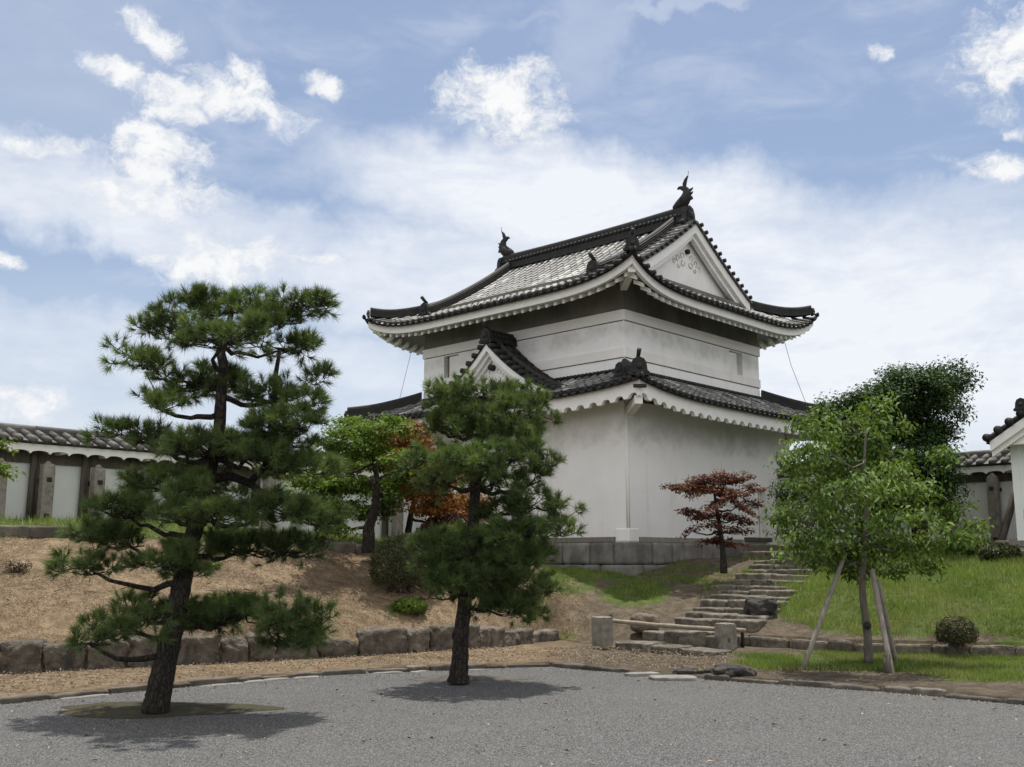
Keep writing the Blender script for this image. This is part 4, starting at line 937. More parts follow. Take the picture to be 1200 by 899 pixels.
# posts and rail at the foot of the stairs
def bollard(px, py, Y, hpx, wpx, rot, lab, seed):
    p = atY(px, py, Y); k = Y/FPX; z0 = p[2]
    V, F = rock_mesh(wpx*k, wpx*k*1.15, hpx*k+.1, seed, n=10, p=18, rough=.02, chip=.025); V = rz(V, rot); V[:, 2] -= .1
    b = MB(); b.add(V, F, .6, 0, False); o = b.build('stone_bollard', M['post'], fixn=False); o.location = p; tag(o, lab, 'stone bollard'); return p, hpx*k
pA, hA = bollard(706, 750, 18.4, 26, 17, .55, 'square granite bollard at the left foot of the stairs', 1.)
pB, hB = bollard(851, 764, 17.9, 32, 17, .55, 'square granite bollard at the right foot of the stairs', 2.)
b = MB(); L0, L1 = atY(712, 727, 18.75), atY(874, 739, 17.95); b.tube([L0+(L1-L0)*k+np.array([0, 0, -.02*math.sin(math.pi*k)]) for k in np.linspace(0, 1, 14)], [.036+.006*(k % 3 == 0) for k in range(14)], 8, .5, jitter=.05)
tag(b.build('barrier_pole', M['bamboo']), 'weathered bamboo pole barring the foot of the garden stairs', 'pole')
for px, py, Y, lab in ((716, 748, 18.85, 'short dark stake beside the left bollard'), (870, 759, 18.05, 'short dark stake beside the right bollard')):
    p = atY(px, py, Y); b = MB(); b.tube([p+np.array([0, 0, -.1]), p+np.array([.01, 0, .42])], [.035, .03], 7, .3, jitter=.15); tag(b.build('stake', M['black']), lab, 'stake')
for px, py, Y, sz, sd_, m, lab in ((756, 738, 19.4, (.52, .42, .30), 3, 'rock', 'rounded brown boulder behind the bamboo pole'), (736, 752, 18.9, (.36, .3, .22), 5, 'granite', 'grey angular stone at the left end of the lowest steps'), (892, 724, 19.4, (.55, .45, .34), 7, 'rock_dark', 'dark boulder on the right side of the stairs'),
     (862, 791, 14.3, (.6, .36, .12), 9, 'rock_dark', 'black jagged rock at the corner of the grass verge'), (815, 786, 14.7, (.5, .2, .05), 11, 'rock_dark', 'flat dark stone in front of the stairs path'), (790, 791, 14.3, (.6, .34, .015), 13, 'kerb_pale', 'pale flat paving stone at the path entrance'),
     (752, 787, 14.6, (.5, .16, .015), 17, 'kerb_pale', 'pale flush stone slab left in the path entrance'), (991, 764, 15.6, (.42, .36, .22), 19, 'rock', 'brown rounded stone left of the propped tree')):
    p = atY(px, py, Y) if py < 745 else at(px, py, .06); o = rock('boulder' if sz[2] > .1 else 'flat_stone', (p[0], p[1], p[2]-(.04 if sz[2] > .1 else .075)), (sz[0], sz[1], sz[2]+(.04 if sz[2] > .1 else .05)), rs.uniform(-.3, .3), sd_, M[m], n=14, p=3.4 if sz[2] > .1 else 5, rough=.22 if m == 'rock_dark' else .08, chip=.45 if m == 'rock_dark' else .2); tag(o, lab, 'boulder' if sz[2] > .1 else 'flat stone')

# ------------------------------------------------------------------ conductor cables hanging from the upper eaves
for pts, lab in (([(483, 408, 31.2), (477, 432, 31.3), (467, 473, 31.4)], 'thin grey cable hanging from the left end of the upper eave'), ([(919, 399, 28.4), (927, 428, 28.5), (945, 474, 28.6)], 'thin grey cable hanging from the right end of the upper eave')):
    b = MB(); b.tube([atY(*p) for p in pts], .007, 6, .5); tag(b.build('cable', M['wire']), lab, 'cable')

# ------------------------------------------------------------------ plants
def nrm(a): return a/(np.linalg.norm(a, axis=-1, keepdims=True)+1e-9)
def skeleton(trunk, pads, rb=.03, seed=0):
    """trunk: [(p,r)..]; pads: list of centres. returns branch polylines [(pts,radii)]"""
    r = np.random.default_rng(seed); nodes = []
    for (p, q) in zip(trunk[:-1], trunk[1:]):
        for k in np.linspace(0, 1, 5): nodes.append((p[0]*(1-k)+q[0]*k, p[1]*(1-k)+q[1]*k, True))
    T = np.array([n[0] for n in nodes]); out = []; own = [(n[0], n[1]) for n in nodes]
    order = sorted(range(len(pads)), key=lambda i: np.min(np.linalg.norm(T-pads[i], axis=1)))
    for i in order:
        c = pads[i]; P = np.array([o[0] for o in own]); d = c-P; dist = np.linalg.norm(d, axis=1)
        cost = dist+np.maximum(0, -d[:, 2])*.9+np.maximum(0, d[:, 2]-.55*dist)*.35+np.array([0]*len(nodes)+[.25]*(len(own)-len(nodes)))
        j = int(np.argmin(cost)); s, rs_ = own[j]; L = dist[j]
        r0 = min(rs_*.62, rb*(1+.5*L)); k = 6; pts = []
        side = np.cross(c-s, [0, 0, 1.]); side /= np.linalg.norm(side)+1e-6; bow = r.normal()*.10*L
        for t in np.linspace(0, 1, k+1):
            pts.append(s+(c-s)*t+side*bow*math.sin(math.pi*t)+np.array([0, 0, -.13*L*math.sin(math.pi*t)])+r.normal(size=3)*.03*L*(0 < t < 1))
        rad = [r0*(1-.6*t) for t in np.linspace(0, 1, k+1)]; out.append((pts, rad)); own.append((c, max(rad[-1], .008))); own.append((np.array(pts[4]), rad[4]))
    return out
def wood_mesh(name, trunk, branches, twigs, mat_, parent, off, sides=12, jit=.16):
    b = MB(); P = [np.asarray(p, float) for p, r in trunk]; Rr = [r for p, r in trunk]
    # resample the trunk smoothly
    t = np.arange(len(P)); tt = np.linspace(0, len(P)-1, (len(P)-1)*6+1); PP = np.array(P)
    sm = np.stack([np.interp(tt, t, PP[:, k]) for k in range(3)], 1); ker = np.array([1, 2, 3, 2, 1.])/9
    for k in range(3): q = np.convolve(np.pad(sm[:, k], 2, 'edge'), ker, 'valid'); sm[1:-1, k] = q[1:-1]
    rr = np.interp(tt, t, Rr); b.tube(list(sm), list(rr), sides, .5, jitter=jit)
    for pts, rad in branches: b.tube(pts, rad, 7, .5, jitter=.2)
    for p, q, r in twigs: m = (p+q)/2+np.array([0, 0, -.12*np.linalg.norm(q-p)]); b.tube([p, m, q], [r, r*.8, r*.5], 4, .5, cap=False)
    return b.build(name, mat_, parent, off, fixn=False)
def needle_arr(P, D, k, ln, w, r, spread=.6, shoot=.07):
    n = len(P); P = np.repeat(P, k, 0); D0 = np.repeat(D, k, 0); D_ = nrm(D0+r.normal(size=(n*k, 3))*spread)
    base = P+D0*(r.random((n*k, 1))-.35)*shoot; L = ln*(.65+.5*r.random((n*k, 1)))
    sd = nrm(np.cross(D_, r.normal(size=(n*k, 3))))*w/2; tip = base+D_*L; tip[:, 2] -= L[:, 0]*.06
    return np.stack([base-sd, base+sd, tip], 1).reshape(-1, 3)
def pine(name, label, group, base, trunk_px, pads_px, Y, spread_y, seed, k=54, ln=.12, w=.006, dens=1., mat_n='needles', extra_branches=(), tv=1.1):
    r = np.random.default_rng(seed); off = base
    root = thing(name, label, 'pine tree', tuple(base), 0, group)
    trunk = [(atY(x, y, Y+dy), rad) for x, y, dy, rad in trunk_px]
    cs, rads = [], []
    lx = np.array([t[0] for t in trunk]); m = Y/FPX
    for (x, y, rx, ry) in pads_px:
        tx = np.interp(-y, [-t[1] for t in trunk_px], [t[0] for t in trunk_px])
        dist = abs(x-tx)*m; room = max(0., spread_y-dist*.55)
        dy = r.uniform(-1, 1)*room
        cs.append(atY(x, y+ry*.35, Y+dy)); rads.append((rx*m, max(.8*rx*m, .25), ry*m))
    br = skeleton(trunk, cs, seed=seed, rb=.028); TP, TD, TW, TR = [], [], [], []
    for c, (a, bb, cc) in zip(cs, rads):
        ns = int(max(5, 18*dens*(a*bb)/.16)); shp = r.random()*.4
        q = nrm(r.normal(size=(ns, 3)))*(.35+.65*r.random((ns, 1))**.6); q[:, 2] = np.where(q[:, 2] < -.3, -q[:, 2]*.6, q[:, 2])
        sc_ = c+q*np.array([a, bb, cc*tv])+r.normal(size=(ns, 3))*.03
        for i in range(ns):
            nt_ = int(r.integers(5, 10)); rad = r.uniform(.07, .13); d = nrm(r.normal(size=(nt_, 3))*np.array([1, 1, .7])+np.array([0, 0, .55])+nrm(q[i])*.4)
            p = sc_[i]+d*rad*r.uniform(.6, 1.1, (nt_, 1)); TP.append(p); TD.append(nrm(d+np.array([0, 0, .25])))
            TR.append(np.clip(shp+.35*r.random()+.35*r.random(nt_)-.1+.15*(q[i, 2] > .3), 0, 1))
            TW.append((c+r.normal(size=3)*np.array([a, bb, .2*cc])*.2, sc_[i], .008))
            for j in range(0, nt_, 2): TW.append((sc_[i], p[j], .005))
    TP, TD, TR = np.concatenate(TP), np.concatenate(TD), np.concatenate(TR)
    wood_mesh('trunk', trunk, list(br)+[([atY(x, y, Y+dy) for x, y, dy, q in eb], [q for x, y, dy, q in eb]) for eb in extra_branches], TW, M['bark'], root, off)
    fast('crown', needle_arr(TP, TD, k, ln, w, r), 3, M[mat_n], np.repeat(TR, k), root, off)
    return root
p1 = at(182, 828, 0)
pine('pine_tree', 'large black pine with leaning dark trunk standing in the gravel at left', 'black pines in the gravel court', p1,
     [(182, 834, 0, .15), (186, 812, 0, .128), (195, 768, 0, .118), (208, 715, .02, .11), (215, 672, .05, .10), (227, 624, .05, .092), (242, 566, .03, .082), (257, 506, 0, .068), (259, 464, -.03, .06), (263, 432, 0, .052), (258, 412, .05, .05), (268, 380, .1, .035), (275, 352, .1, .02)],
     [(232, 358, 46, 15), (285, 359, 44, 14), (212, 380, 42, 20), (262, 392, 60, 22), (325, 372, 46, 22), (330, 402, 46, 22), (350, 355, 24, 8), (370, 356, 14, 6), (178, 384, 16, 14), (148, 414, 26, 12), (172, 428, 26, 11), (225, 443, 55, 17), (268, 448, 30, 15), (183, 474, 30, 9), (210, 466, 20, 10), (325, 462, 46, 16), (355, 470, 32, 15), (345, 496, 46, 18), (372, 447, 18, 11), (302, 503, 30, 12),
      (140, 505, 26, 13), (170, 512, 36, 16), (255, 524, 66, 15), (210, 524, 36, 12), (300, 528, 34, 14), (352, 520, 30, 10), (340, 542, 48, 16), (380, 550, 26, 13), (190, 566, 44, 18), (225, 575, 30, 13), (262, 578, 26, 12), (150, 598, 48, 18), (195, 596, 40, 18), (112, 628, 40, 15), (150, 635, 36, 14), (88, 660, 25, 18), (115, 668, 20, 12), (240, 604, 54, 15), (300, 600, 40, 16), (345, 596, 50, 18), (370, 612, 28, 14), (190, 655, 36, 15), (235, 645, 48, 15), (285, 640, 46, 15), (335, 642, 50, 16), (212, 668, 28, 12),
      (128, 742, 36, 15), (105, 750, 18, 11), (165, 714, 32, 15), (150, 730, 34, 13), (212, 722, 52, 15), (250, 716, 40, 14), (288, 716, 42, 18), (330, 720, 44, 20), (362, 728, 30, 18), (340, 745, 46, 14), (372, 745, 18, 14)],
     11.1, .85, 21, extra_branches=[[(243, 562, 0, .06), (270, 558, .1, .05), (292, 566, .15, .045), (312, 582, .2, .035)], [(292, 566, .15, .045), (312, 545, .2, .045), (319, 515, .25, .042), (321, 480, .25, .036), (323, 440, .25, .03), (328, 410, .25, .02)]])
p2 = at(537, 795, 0)
pine('pine_tree', 'smaller slender pine with upright trunk growing at the kerb before the turret', 'black pines in the gravel court', p2,
     [(537, 800, 0, .15), (538, 785, 0, .115), (541, 740, 0, .10), (545, 700, 0, .092), (552, 650, 0, .08), (555, 600, 0, .07), (558, 560, .03, .07), (562, 510, .03, .055), (567, 470, .03, .035), (570, 450, .03, .02)],
     [(525, 464, 26, 14), (560, 460, 42, 14), (600, 462, 36, 15), (628, 480, 24, 15), (540, 484, 36, 13), (595, 486, 48, 15), (512, 500, 20, 12), (560, 506, 44, 12), (630, 512, 26, 16), (600, 512, 36, 13), (500, 535, 28, 17), (545, 536, 42, 15), (600, 534, 42, 14), (640, 542, 18, 10), (520, 560, 38, 13), (575, 564, 42, 14), (624, 560, 28, 13),
      (625, 590, 32, 14), (656, 602, 26, 14), (590, 598, 32, 10), (655, 622, 26, 10), (608, 624, 42, 12), (560, 630, 32, 12), (520, 648, 32, 18), (556, 658, 38, 18), (600, 652, 42, 16), (634, 652, 24, 14), (516, 678, 24, 13), (560, 686, 38, 16), (604, 690, 38, 16), (618, 712, 20, 16), (580, 706, 28, 12), (508, 664, 26, 18), (535, 690, 38, 18), (600, 712, 34, 18), (620, 724, 14, 12), (572, 670, 46, 20), (590, 640, 38, 15), (540, 634, 36, 14), (500, 640, 18, 10), (640, 690, 16, 10)],
     13.7, .75, 33, k=46, ln=.125, w=.0075, mat_n='needles2', dens=1., tv=1.4)

def leaf_arr(P, N_, ln, w, r, droop=.0, fold=.15):
    """diamond leaves at P, facing N_, pointing sideways/down"""
    n = len(P); ax = nrm(np.cross(N_, r.normal(size=(n, 3)))); ax = nrm(ax+np.array([0, 0, -droop]))
    sd = nrm(np.cross(N_, ax)); up = np.cross(ax, sd); L = (ln*(.5+.95*r.random((n, 1)))); Wd = w*(.6+.75*r.random((n, 1)))
    b = P; t = P+ax*L-np.array([0, 0, 1])*L*.12; m = P+ax*L*.45
    return np.stack([b, m+sd*Wd/2+up*fold*Wd, t, m-sd*Wd/2+up*fold*Wd], 1).reshape(-1, 3)
def broadleaf(name, label, cat, base, trunk_px, pads_px, Y, spread_y, seed, mt, ln, w, per=900, bark='bark_mid', droop=.3, flat=.5, clump=.12, group=None, nclump=26, hollow=.45, rb=.026, vth=(1.05, 1.6), tilt=.16):
    r = np.random.default_rng(seed); root = thing(name, label, cat, tuple(base), 0, group); m = Y/FPX
    trunk = [(atY(x, y, Y+dy), rad) for x, y, dy, rad in trunk_px]; cs, rads = [], []
    for (x, y, rx, ry) in pads_px:
        tx = np.interp(-y, [-t[1] for t in trunk_px], [t[0] for t in trunk_px]); room = max(0., spread_y-abs(x-tx)*m*.55)
        cs.append(atY(x, y, Y+r.uniform(-1, 1)*room)); rads.append((rx*m*r.uniform(.85, 1.1), max(rx*m*.85, .2), ry*m*r.uniform(*vth)))
    br = skeleton(trunk, cs, seed=seed, rb=rb); PP, NN, RR, TW = [], [], [], []
    for c, (a, bb, cc) in zip(cs, rads):
        tl = r.normal(size=2)*tilt; nc = max(6, int(nclump*(a*bb)/.25)); q = nrm(r.normal(size=(nc, 3)))*(hollow+(1-hollow)*r.random((nc, 1))**.7); q[:, 2] = np.where(q[:, 2] < 0, q[:, 2]*.7, q[:, 2])
        cl = c+q*np.array([a, bb, cc]); nl = max(4, int(per/nclump))
        for i in range(nc):
            s_ = clump*(.6+.8*r.random()); p = cl[i]+np.clip(r.normal(size=(nl, 3)), -1.7, 1.7)*np.array([s_, s_, s_*flat])
            p[:, 2] += (p-c)[:, :2]@tl; PP.append(p); NN.append(nrm(r.normal(size=(nl, 3))*.5+np.array([0, 0, 1.])+nrm(q[i])*.5)); RR.append(np.clip(r.random()*.5+r.random(nl)*.5, 0, 1)); TW.append((c+r.normal(size=3)*.1*a, cl[i], .006))
    PP, NN, RR = map(np.concatenate, (PP, NN, RR))
    wood_mesh('trunk', trunk, br, TW, M[bark], root, base, 10, .12)
    fast('crown', leaf_arr(PP, NN, ln, w, r, droop), 4, M[mt], RR, root, base); return root
def gp(px, py, Y): p = atY(px, py, Y); return np.array([p[0], p[1], ground_z(p[0], p[1])])
# green maple and orange maple
q = gp(432, 640, 21.3)
broadleaf('maple_tree', 'green japanese maple with forked dark trunk on the terrace between the pines', 'maple tree', q, [(432, 648, 0, .15), (432, 632, 0, .13), (432, 618, 0, .11), (440, 596, 0, .085), (442, 560, .1, .06), (436, 525, .1, .035)],
          [(425, 505, 44, 12), (395, 520, 30, 13), (450, 500, 34, 14), (470, 518, 26, 12), (415, 528, 36, 12), (445, 540, 44, 16), (400, 548, 34, 11), (478, 545, 26, 16), (385, 572, 36, 12), (425, 572, 40, 12), (455, 575, 38, 13), (375, 598, 34, 12), (408, 596, 36, 11), (442, 598, 30, 9), (390, 612, 26, 9), (470, 560, 24, 14), (360, 560, 20, 10), (352, 590, 20, 10)],
          20.3, 2.9, 5, 'maple_g', .068, .048, per=1500, bark='bark', flat=.28, clump=.13, nclump=30, droop=.15)
q = gp(482, 642, 22.4)
broadleaf('maple_tree', 'orange tinged japanese maple half hidden behind the slender pine', 'maple tree', q, [(480, 650, 0, .09), (478, 625, 0, .075), (482, 600, 0, .06), (492, 565, 0, .045), (495, 530, 0, .025)],
          [(465, 520, 30, 13), (488, 512, 26, 12), (500, 535, 30, 14), (478, 545, 26, 12), (515, 560, 34, 14), (488, 572, 32, 12), (530, 585, 34, 12), (505, 590, 34, 12), (548, 592, 30, 12), (560, 606, 24, 9), (525, 606, 30, 9)],
          22.0, 1.9, 6, 'maple_o', .08, .055, per=1200, bark='bark', flat=.28, clump=.13, nclump=30, droop=.15)
q = gp(848, 668, 22.6)
broadleaf('maple_tree', 'small dark red japanese maple beside the stone stairs against the white wall', 'maple tree', q, [(848, 672, 0, .085), (848, 655, 0, .07), (846, 635, 0, .058), (842, 610, 0, .045), (838, 585, 0, .03), (836, 568, 0, .018)],
          [(828, 563, 30, 6), (858, 561, 26, 6), (797, 572, 18, 6), (820, 575, 26, 6), (850, 577, 28, 7), (880, 574, 16, 7), (884, 590, 14, 6), (866, 592, 22, 6), (840, 590, 22, 5), (806, 600, 16, 5), (826, 606, 20, 5), (862, 607, 22, 6), (838, 618, 16, 5), (812, 622, 12, 4), (866, 622, 14, 5), (830, 634, 18, 4), (856, 636, 16, 4)],
          22.6, .62, 7, 'maple_r', .062, .046, per=950, bark='bark', flat=.22, clump=.085, nclump=34, droop=.15, rb=.018, vth=(.6, 1.15), tilt=.22)
# dark evergreen
q = gp(1080, 642, 23.6)
broadleaf('evergreen_tree', 'tall dark evergreen tree with dense crown behind the light green tree', 'tree', q, [(1080, 655, 0, .2), (1078, 620, 0, .17), (1072, 580, 0, .15), (1066, 540, 0, .12), (1070, 490, 0, .08), (1080, 450, 0, .04)],
          [(1073, 446, 34, 9), (1106, 446, 26, 13), (1126, 458, 12, 12), (1116, 432, 8, 6), (1040, 458, 30, 10), (1088, 436, 10, 5), (1054, 440, 9, 5), (1006, 470, 24, 9), (980, 478, 18, 8), (963, 490, 16, 7), (1080, 470, 50, 22), (1113, 480, 24, 20), (1038, 485, 46, 20), (988, 490, 30, 16), (973, 505, 26, 15), (1068, 505, 50, 20), (1093, 515, 28, 18), (1018, 515, 46, 20), (1083, 545, 40, 18), (1048, 550, 46, 20), (1103, 565, 28, 18), (998, 545, 40, 20), (973, 540, 26, 18), (1073, 580, 40, 16), (1108, 590, 20, 14), (1033, 585, 40, 18), (933, 580, 24, 12), (1136, 440, 6, 8), (988, 575, 30, 14)],
          23.6, 1.7, 8, 'dark_leaf', .08, .045, per=1900, bark='bark', flat=.7, clump=.14, nclump=46, droop=.2, hollow=.4, rb=.035)
# light green propped tree
q = gp(1018, 772, 15.1)
cherry = broadleaf('cherry_tree', 'young light green tree with drooping leaves held up by three wooden props', 'tree', q, [(1018, 777, 0, .066), (1017, 745, 0, .056), (1013, 715, 0, .052), (1010, 690, 0, .047), (1013, 650, 0, .038), (1016, 600, .1, .035), (1012, 550, .1, .024), (1015, 505, .1, .012)],
          [(1018, 485, 34, 15), (985, 492, 30, 13), (1040, 500, 26, 13), (955, 500, 26, 13), (938, 492, 20, 9), (1005, 512, 42, 15), (945, 528, 30, 13), (975, 540, 36, 14), (1040, 535, 30, 14), (1030, 560, 38, 14), (930, 545, 22, 10), (960, 570, 36, 13), (1000, 578, 40, 14), (1060, 560, 26, 12), (1095, 535, 24, 10), (1080, 575, 34, 12), (925, 600, 26, 10), (960, 605, 40, 13), (1005, 612, 42, 14), (1050, 608, 36, 14), (1088, 600, 28, 12), (1112, 600, 18, 8), (915, 618, 20, 8), (945, 635, 36, 12), (990, 645, 40, 13), (1030, 640, 36, 13), (1075, 635, 34, 12), (1110, 622, 26, 10), (960, 655, 26, 10), (1005, 668, 28, 11), (1050, 665, 26, 11), (1075, 660, 20, 9), (1140, 615, 10, 6)],
          15.1, 1.25, 9, 'cherry', .092, .044, per=680, bark='bark_mid', flat=.6, clump=.11, nclump=24, droop=.65, hollow=.35, rb=.02)
t_ = atY(1016, 733, 15.02); b = MB(); b.tube([t_, t_+np.array([0, -.03, 0])], .055, 14, .5); o = b.build('tag', M['black'], cherry, q)
for p0, p1_, lab, r_ in (((939, 781, 14.75), (991, 648, 15.1), 'long wooden prop leaning from the left into the young tree', .034), ((1047, 795, 14.3), (1022, 668, 15.0), 'nearest wooden prop at the right of the young tree', .042), ((1050, 772, 15.5), (1029, 680, 15.15), 'short darker wooden prop behind the right hand one', .034)):
    a, c_ = atY(*p0), atY(*p1_); a[2] -= .08; b = MB(); b.tube([a+(c_-a)*k for k in np.linspace(0, 1, 6)], [r_*1.1]+[r_]*4+[r_*.85], 8, .6, jitter=.08); tag(b.build('support_pole', M['wood_grey']), lab, 'support pole', 'props of the young tree')
b = MB(); a = atY(1041, 792, 14.35); b.tube([a-np.array([0, 0, .05]), a+np.array([-.005, 0, .28])], .05, 8, .3, jitter=.1); tag(b.build('stake', M['wood']), 'stubby brown stake at the foot of the nearest prop', 'stake')
# tree reaching in from beyond the left edge
q = np.array([-8.3, 14.6, .3])
q[2] = ground_z(q[0], q[1])
rootl = broadleaf('maple_tree', 'leafy branch tips of a maple reaching in at the left edge', 'maple tree', q, [(-95, 760, 0, .11), (-90, 700, 0, .09), (-82, 640, 0, .08), (-70, 590, 0, .06), (-60, 540, 0, .03)],
          [(-10, 520, 24, 9), (-5, 548, 20, 8), (-40, 515, 34, 12), (-75, 530, 38, 14), (-45, 545, 30, 10), (-85, 570, 34, 12), (2, 553, 12, 5), (4, 517, 11, 5)], 14.6, .5, 12, 'maple_g', .07, .045, per=420, flat=.3, clump=.09, nclump=24, droop=.3)
# clipped and low shrubs
def shrub(name, label, px, py, Y, rx, ry, rzv, mt, seed, n=9000, ln=.05, w=.03, sink=.2, group=None):
    r = np.random.default_rng(seed); base = gp(px, py, Y); root = thing(name, label, 'shrub', tuple(base), 0, group)
    q = nrm(r.normal(size=(n, 3))); q[:, 2] = np.where(q[:, 2] < -.55, -q[:, 2], q[:, 2]); bump = 1+.07*np.sin(q[:, 0]*7+seed)*np.sin(q[:, 1]*8)*np.cos(q[:, 2]*6)+.05*r.normal(size=n)
    P = q*(bump*(.8+.2*r.random(n)**.4))[:, None]*np.array([rx, ry, rzv])+np.array([0, 0, rzv*(1-sink)])+base
    N_ = nrm(q+r.normal(size=(n, 3))*.6)
    b = MB()
    for i in range(60):
        e = P[r.integers(n)]*.85+base*.15; b.tube([base+r.normal(size=3)*np.array([.2*rx, .2*ry, 0]), (base+e)/2+np.array([0, 0, .1*rzv]), e], [.014, .01, .005], 4, .5, cap=False)
    b.build('stems', M['twig'], root, base, fixn=False)
    fast('foliage', leaf_arr(P, N_, ln, w, r, .1), 4, M[mt], np.clip(r.random(n)*.7+.3*(q[:, 2] > .3), 0, 1), root, base); return root
shrub('shrub', 'round clipped green shrub at the foot of the maple left of the slender pine', 472, 700, 19.2, .62, .55, .58, 'shrub_g', 3, 14000, .038, .022)
shrub('shrub', 'round clipped brown azalea ball on the grass bank at right', 1122, 756, 16.3, .30, .28, .25, 'azalea', 4, 7000, .032, .018)
shrub('shrub', 'dark purple leaved low bush behind the slender pine', 530, 650, 21.2, .75, .5, .5, 'purple', 5, 6000, .07, .045)
shrub('shrub', 'low bright green tuft of leaves below the round clipped shrub', 480, 716, 18.5, .30, .26, .15, 'maple_g', 6, 1500, .055, .03, .3)
shrub('shrub', 'low green plant with broad leaves at the foot of the nearest prop', 1060, 780, 14.7, .26, .2, .12, 'shrub_g', 7, 900, .07, .05, .3)
shrub('shrub', 'loose bright shrub at the foot of the right wall beside the gatehouse', 1135, 640, 22.3, .5, .3, .22, 'cherry', 8, 1600, .08, .045, .3)
shrub('shrub', 'low leafy ground plant in front of the gatehouse sill', 1172, 650, 21.4, .4, .3, .18, 'shrub_g', 9, 1600, .07, .045, .3)

# ------------------------------------------------------------------ moss rings, grass, litter
def mound(name, cx, cy, rx, ry, h, m, seed):
    b = MB(); n = 48; G_ = []
    for k, f in enumerate((1., .8, .55, .3, .02)):
        G_.append([(cx+rx*f*math.cos(t)*(1+.13*math.sin(3*t+seed)+.06*math.sin(9*t+seed)*(k == 0)), cy+ry*f*math.sin(t)*(1+.13*math.sin(3*t+seed)+.06*math.sin(7*t)*(k == 0)), .004+h*(1-f**2)) for t in np.linspace(0, 2*math.pi, n)])
    b.grid(G_, .5); return tag(b.build(name, m), kind='structure')
M['moss'] = mat('moss', [(.3, (.030, .026, .013)), (.5, (.05, .043, .02)), (.75, (.042, .052, .016))], 5, 8, .95, 1., 40, .02)  # brown moss, its tone darkened further to carry the big pine's shadow
M['earth_ring'] = mat('earth_ring', [(.3, (.06, .055, .045)), (.7, (.13, .12, .10))], 5, 8, .95, 1., 40, .02)
mound('moss_patch', p1[0]+.12, p1[1]-.22, 1.15, .58, .05, M['moss'], 1); mound('soil_patch', p2[0]+.1, p2[1]-.02, .8, .34, .04, M['earth_ring'], 2)
def grass(name, label, n, sel, hgt, w, seed, region):
    r = np.random.default_rng(seed); pts = []
    x0, x1, y0, y1 = region; XY = np.column_stack([r.uniform(x0, x1, n*4), r.uniform(y0, y1, n*4)])
    z = np.concatenate([_h(c) for c in np.array_split(XY, max(1, len(XY)//20000))])
    P = np.column_stack([XY, z]); gsel = green(P); x, y = proj(P)
    nz = np.array([mnoise.noise(Vector((a*1.1, b_*1.1, 2.))) for a, b_ in XY])
    ok = (gsel+nz*.6+np.array([mnoise.noise(Vector((a*3.3, b_*3.3, 5.))) for a, b_ in XY])*.35+r.normal(size=len(P))*.12 > .55) & sel(x, y, P); P = P[ok][:n]; nz = nz[ok][:n]; x, y = proj(P)
    k = len(P); t = r.uniform(0, 2*math.pi, k); lean = np.column_stack([np.cos(t), np.sin(t), np.zeros(k)])*r.uniform(.1, .9, (k, 1))
    n2 = np.array([mnoise.noise(Vector((a*4.5, b_*4.5, 9.))) for a, b_ in P[:, :2]]); h_ = hgt*(.45+r.random(k))*(1+.5*nz)*(1+1.1*n2); sd = np.column_stack([-np.sin(t+r.normal(size=k)), np.cos(t), np.zeros(k)])*w/2
    tip = P+np.column_stack([lean[:, :2]*h_[:, None], h_]); P[:, 2] -= .01
    V = np.stack([P-sd, P+sd, tip], 1).reshape(-1, 3); o = fast(name, V, 3, M['grass'], np.clip(r.random(k)*.55+.4*nz+.35*n2+.22, 0, 1)); return tag(o, label, 'grass', kind='stuff')
fr = RL
def above_R(P):   # behind the retaining line
    yl = np.interp(P[:, 0], RL[:, 0], RL[:, 1]); return P[:, 1] > yl+.12
grass('grass', 'green grass covering the sloping bank right of the stairs', 75000, lambda x, y, P: above_R(P) & (x > 870) & (x < 1290) & (y > 630), .085, .012, 1, (3.5, 13, 15, 27))
grass('grass', 'patchy grass on the slope below the turret', 22000, lambda x, y, P: above_R(P) & (x > 610) & (x < 880) & (y > 640), .06, .011, 2, (0, 6, 17.5, 26))
grass('grass', 'strip of grass along the top of the straw bank', 26000, lambda x, y, P: above_R(P) & (x > -60) & (x < 560) & (y < 660), .12, .014, 3, (-12, 0, 17, 29))
def verge_grass():
    r = np.random.default_rng(9); n = 160000; X = r.uniform(2.5, 9, n); Yv = r.uniform(10, 17.5, n); yl = np.interp(X, RL[:, 0], RL[:, 1]); yk = np.interp(X, KL[:, 0], KL[:, 1])
    P = np.column_stack([X, Yv, np.full(n, .085)]); x, y = proj(P); ok = (Yv < yl-.02) & (Yv > yk+.25)&(x > 850)
    nz = np.array([mnoise.noise(Vector((a*1.2, b_*1.2, 7.))) for a, b_ in P[:, :2]]); ok &= green(P)+nz*.6+r.normal(size=n)*.15 > .62; P = P[ok][:26000]; nz = nz[ok][:26000]; k = len(P)
    t = r.uniform(0, 6.28, k); h_ = .06*(.5+r.random(k)); tip = P+np.column_stack([np.cos(t)*h_*.5, np.sin(t)*h_*.5, h_]); sd = np.column_stack([-np.sin(t), np.cos(t), 0*t])*.0055
    return tag(fast('grass', np.stack([P-sd, P+sd, tip], 1).reshape(-1, 3), 3, M['grass'], np.clip(r.random(k)*.8+.3*nz, 0, 1)), 'short grass on the low verge below the propped tree', 'grass', kind='stuff')
verge_grass()
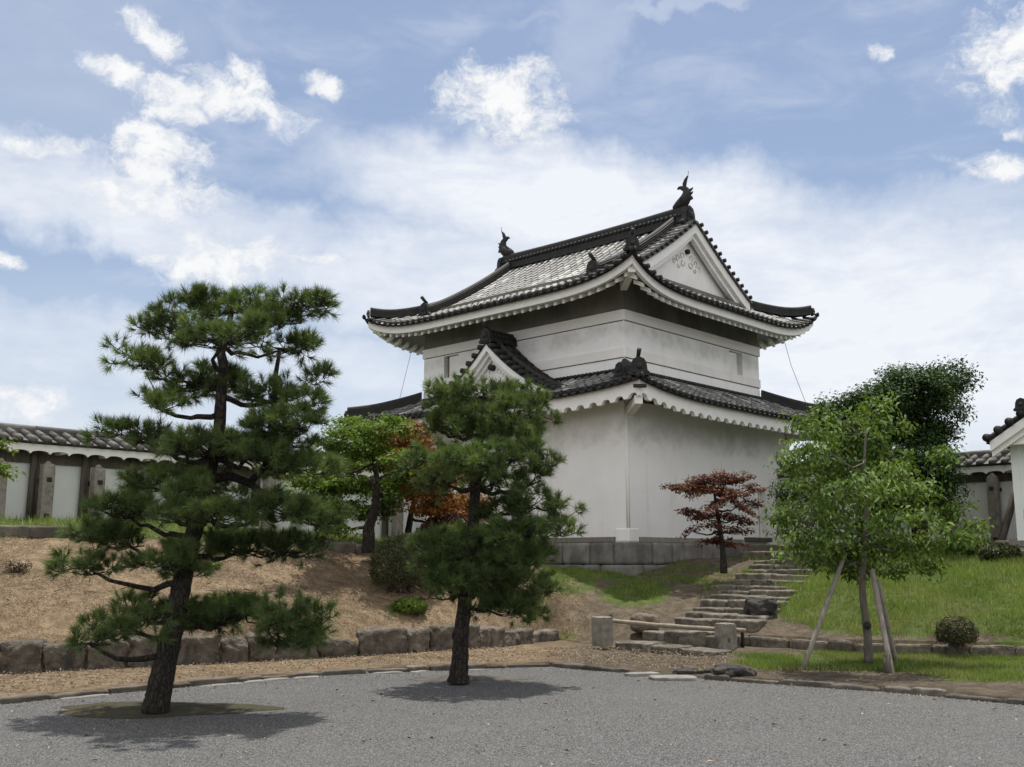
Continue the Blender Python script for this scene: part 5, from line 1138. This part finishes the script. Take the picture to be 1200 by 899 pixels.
def litter(name, label, n, region, sel, m, seed, ln=.05, w=.012, zf=None):
    r = np.random.default_rng(seed); x0, x1, y0, y1 = region; XY = np.column_stack([r.uniform(x0, x1, n*3), r.uniform(y0, y1, n*3)])
    z = zf(XY) if zf else np.concatenate([_h(c) for c in np.array_split(XY, max(1, len(XY)//20000))]); P = np.column_stack([XY, z+.012]); x, y = proj(P); P = P[sel(x, y, P)][:n]; k = len(P)
    N_ = nrm(r.normal(size=(k, 3))*.35+np.array([0, 0, 1.])); V = leaf_arr(P, N_, ln, w, r, 0, .3)
    return tag(fast(name, V, 4, M[m], r.random(k)), label, 'litter', kind='stuff')
litter('straw_litter', 'dry straw and fallen needles strewn over the left bank', 48000, (-12, 1.5, 13, 22), lambda x, y, P: above_R(P) & (x > -60) & (x < 700) & (y > 628), 'straw', 1, .038, .009)
litter('needle_litter', 'dry bits scattered along the strip between kerb and stone row', 9000, (-10, 4, 11, 18.5), lambda x, y, P: (P[:, 1] < np.interp(P[:, 0], RL[:, 0], RL[:, 1])) & (P[:, 1] > np.interp(P[:, 0], KL[:, 0], KL[:, 1])+.15) & (x < 860), 'straw', 2, .04, .014, lambda XY: np.full(len(XY), .07))

litter('fallen_leaves', 'few fallen leaves and twigs lying on the gravel court', 420, (-8, 8, 7, 15), lambda x, y, P: (P[:, 1] < np.interp(P[:, 0], KL[:, 0], KL[:, 1])-.1), 'straw', 5, .055, .02, lambda XY: np.zeros(len(XY)))
def pebbles():
    r = np.random.default_rng(3); n = 5200; t = r.uniform(0, dK[-1], n); P = np.array([kp(a) for a in t]); P[:, 1] -= np.abs(r.normal(size=n))*.45; P[:, 0] += r.normal(size=n)*.1
    x, y = proj(P); P = P[(x > -60) & (x < 1260)]; k = len(P); s_ = r.uniform(.006, .018, (k, 1)); V = []
    o = [nrm(r.normal(size=(k, 3))*.25+np.array(d)) for d in ((1, 0, .1), (-.5, .87, .1), (-.5, -.87, .1), (0, 0, 1))]
    a, b_, c_, d = (P+q*s_ for q in o)
    V = np.stack([a, b_, d, b_, c_, d, c_, a, d], 1).reshape(-1, 3)
    return tag(fast('pebbles', V, 3, M['kerb_pale'], np.repeat(r.random(k), 3)), 'coarse pebbles gathered along the kerb of the court', 'pebbles', kind='stuff')
pebbles()
def twigs():
    r = np.random.default_rng(12); b = MB()
    for i in range(190):
        p = np.array([r.uniform(-10, 1), r.uniform(13.5, 21), 0]); yl = np.interp(p[0], RL[:, 0], RL[:, 1])
        if p[1] < yl+.2: continue
        p[2] = ground_z(p[0], p[1])+.03; t = r.uniform(0, 6.28); L = r.uniform(.08, .3); d = np.array([math.cos(t), math.sin(t), r.uniform(-.1, .25)])*L
        b.tube([p, p+d*.5+r.normal(size=3)*.02, p+d], [.008, .007, .004], 4, .5)
    return tag(b.build('fallen_twigs', M['twig'], fixn=False), 'thin fallen twigs scattered on the straw bank', 'twigs', kind='stuff')
twigs()
shrub('weed', 'brown dry clump on the straw bank at the left edge', 20, 668, 16.9, .22, .18, .11, 'straw', 63, 260, .07, .02, .2)
shrub('weed', 'small green weed on the upper straw bank behind the big pine', 250, 668, 18.2, .12, .1, .06, 'grass', 64, 260, .07, .02, .2)
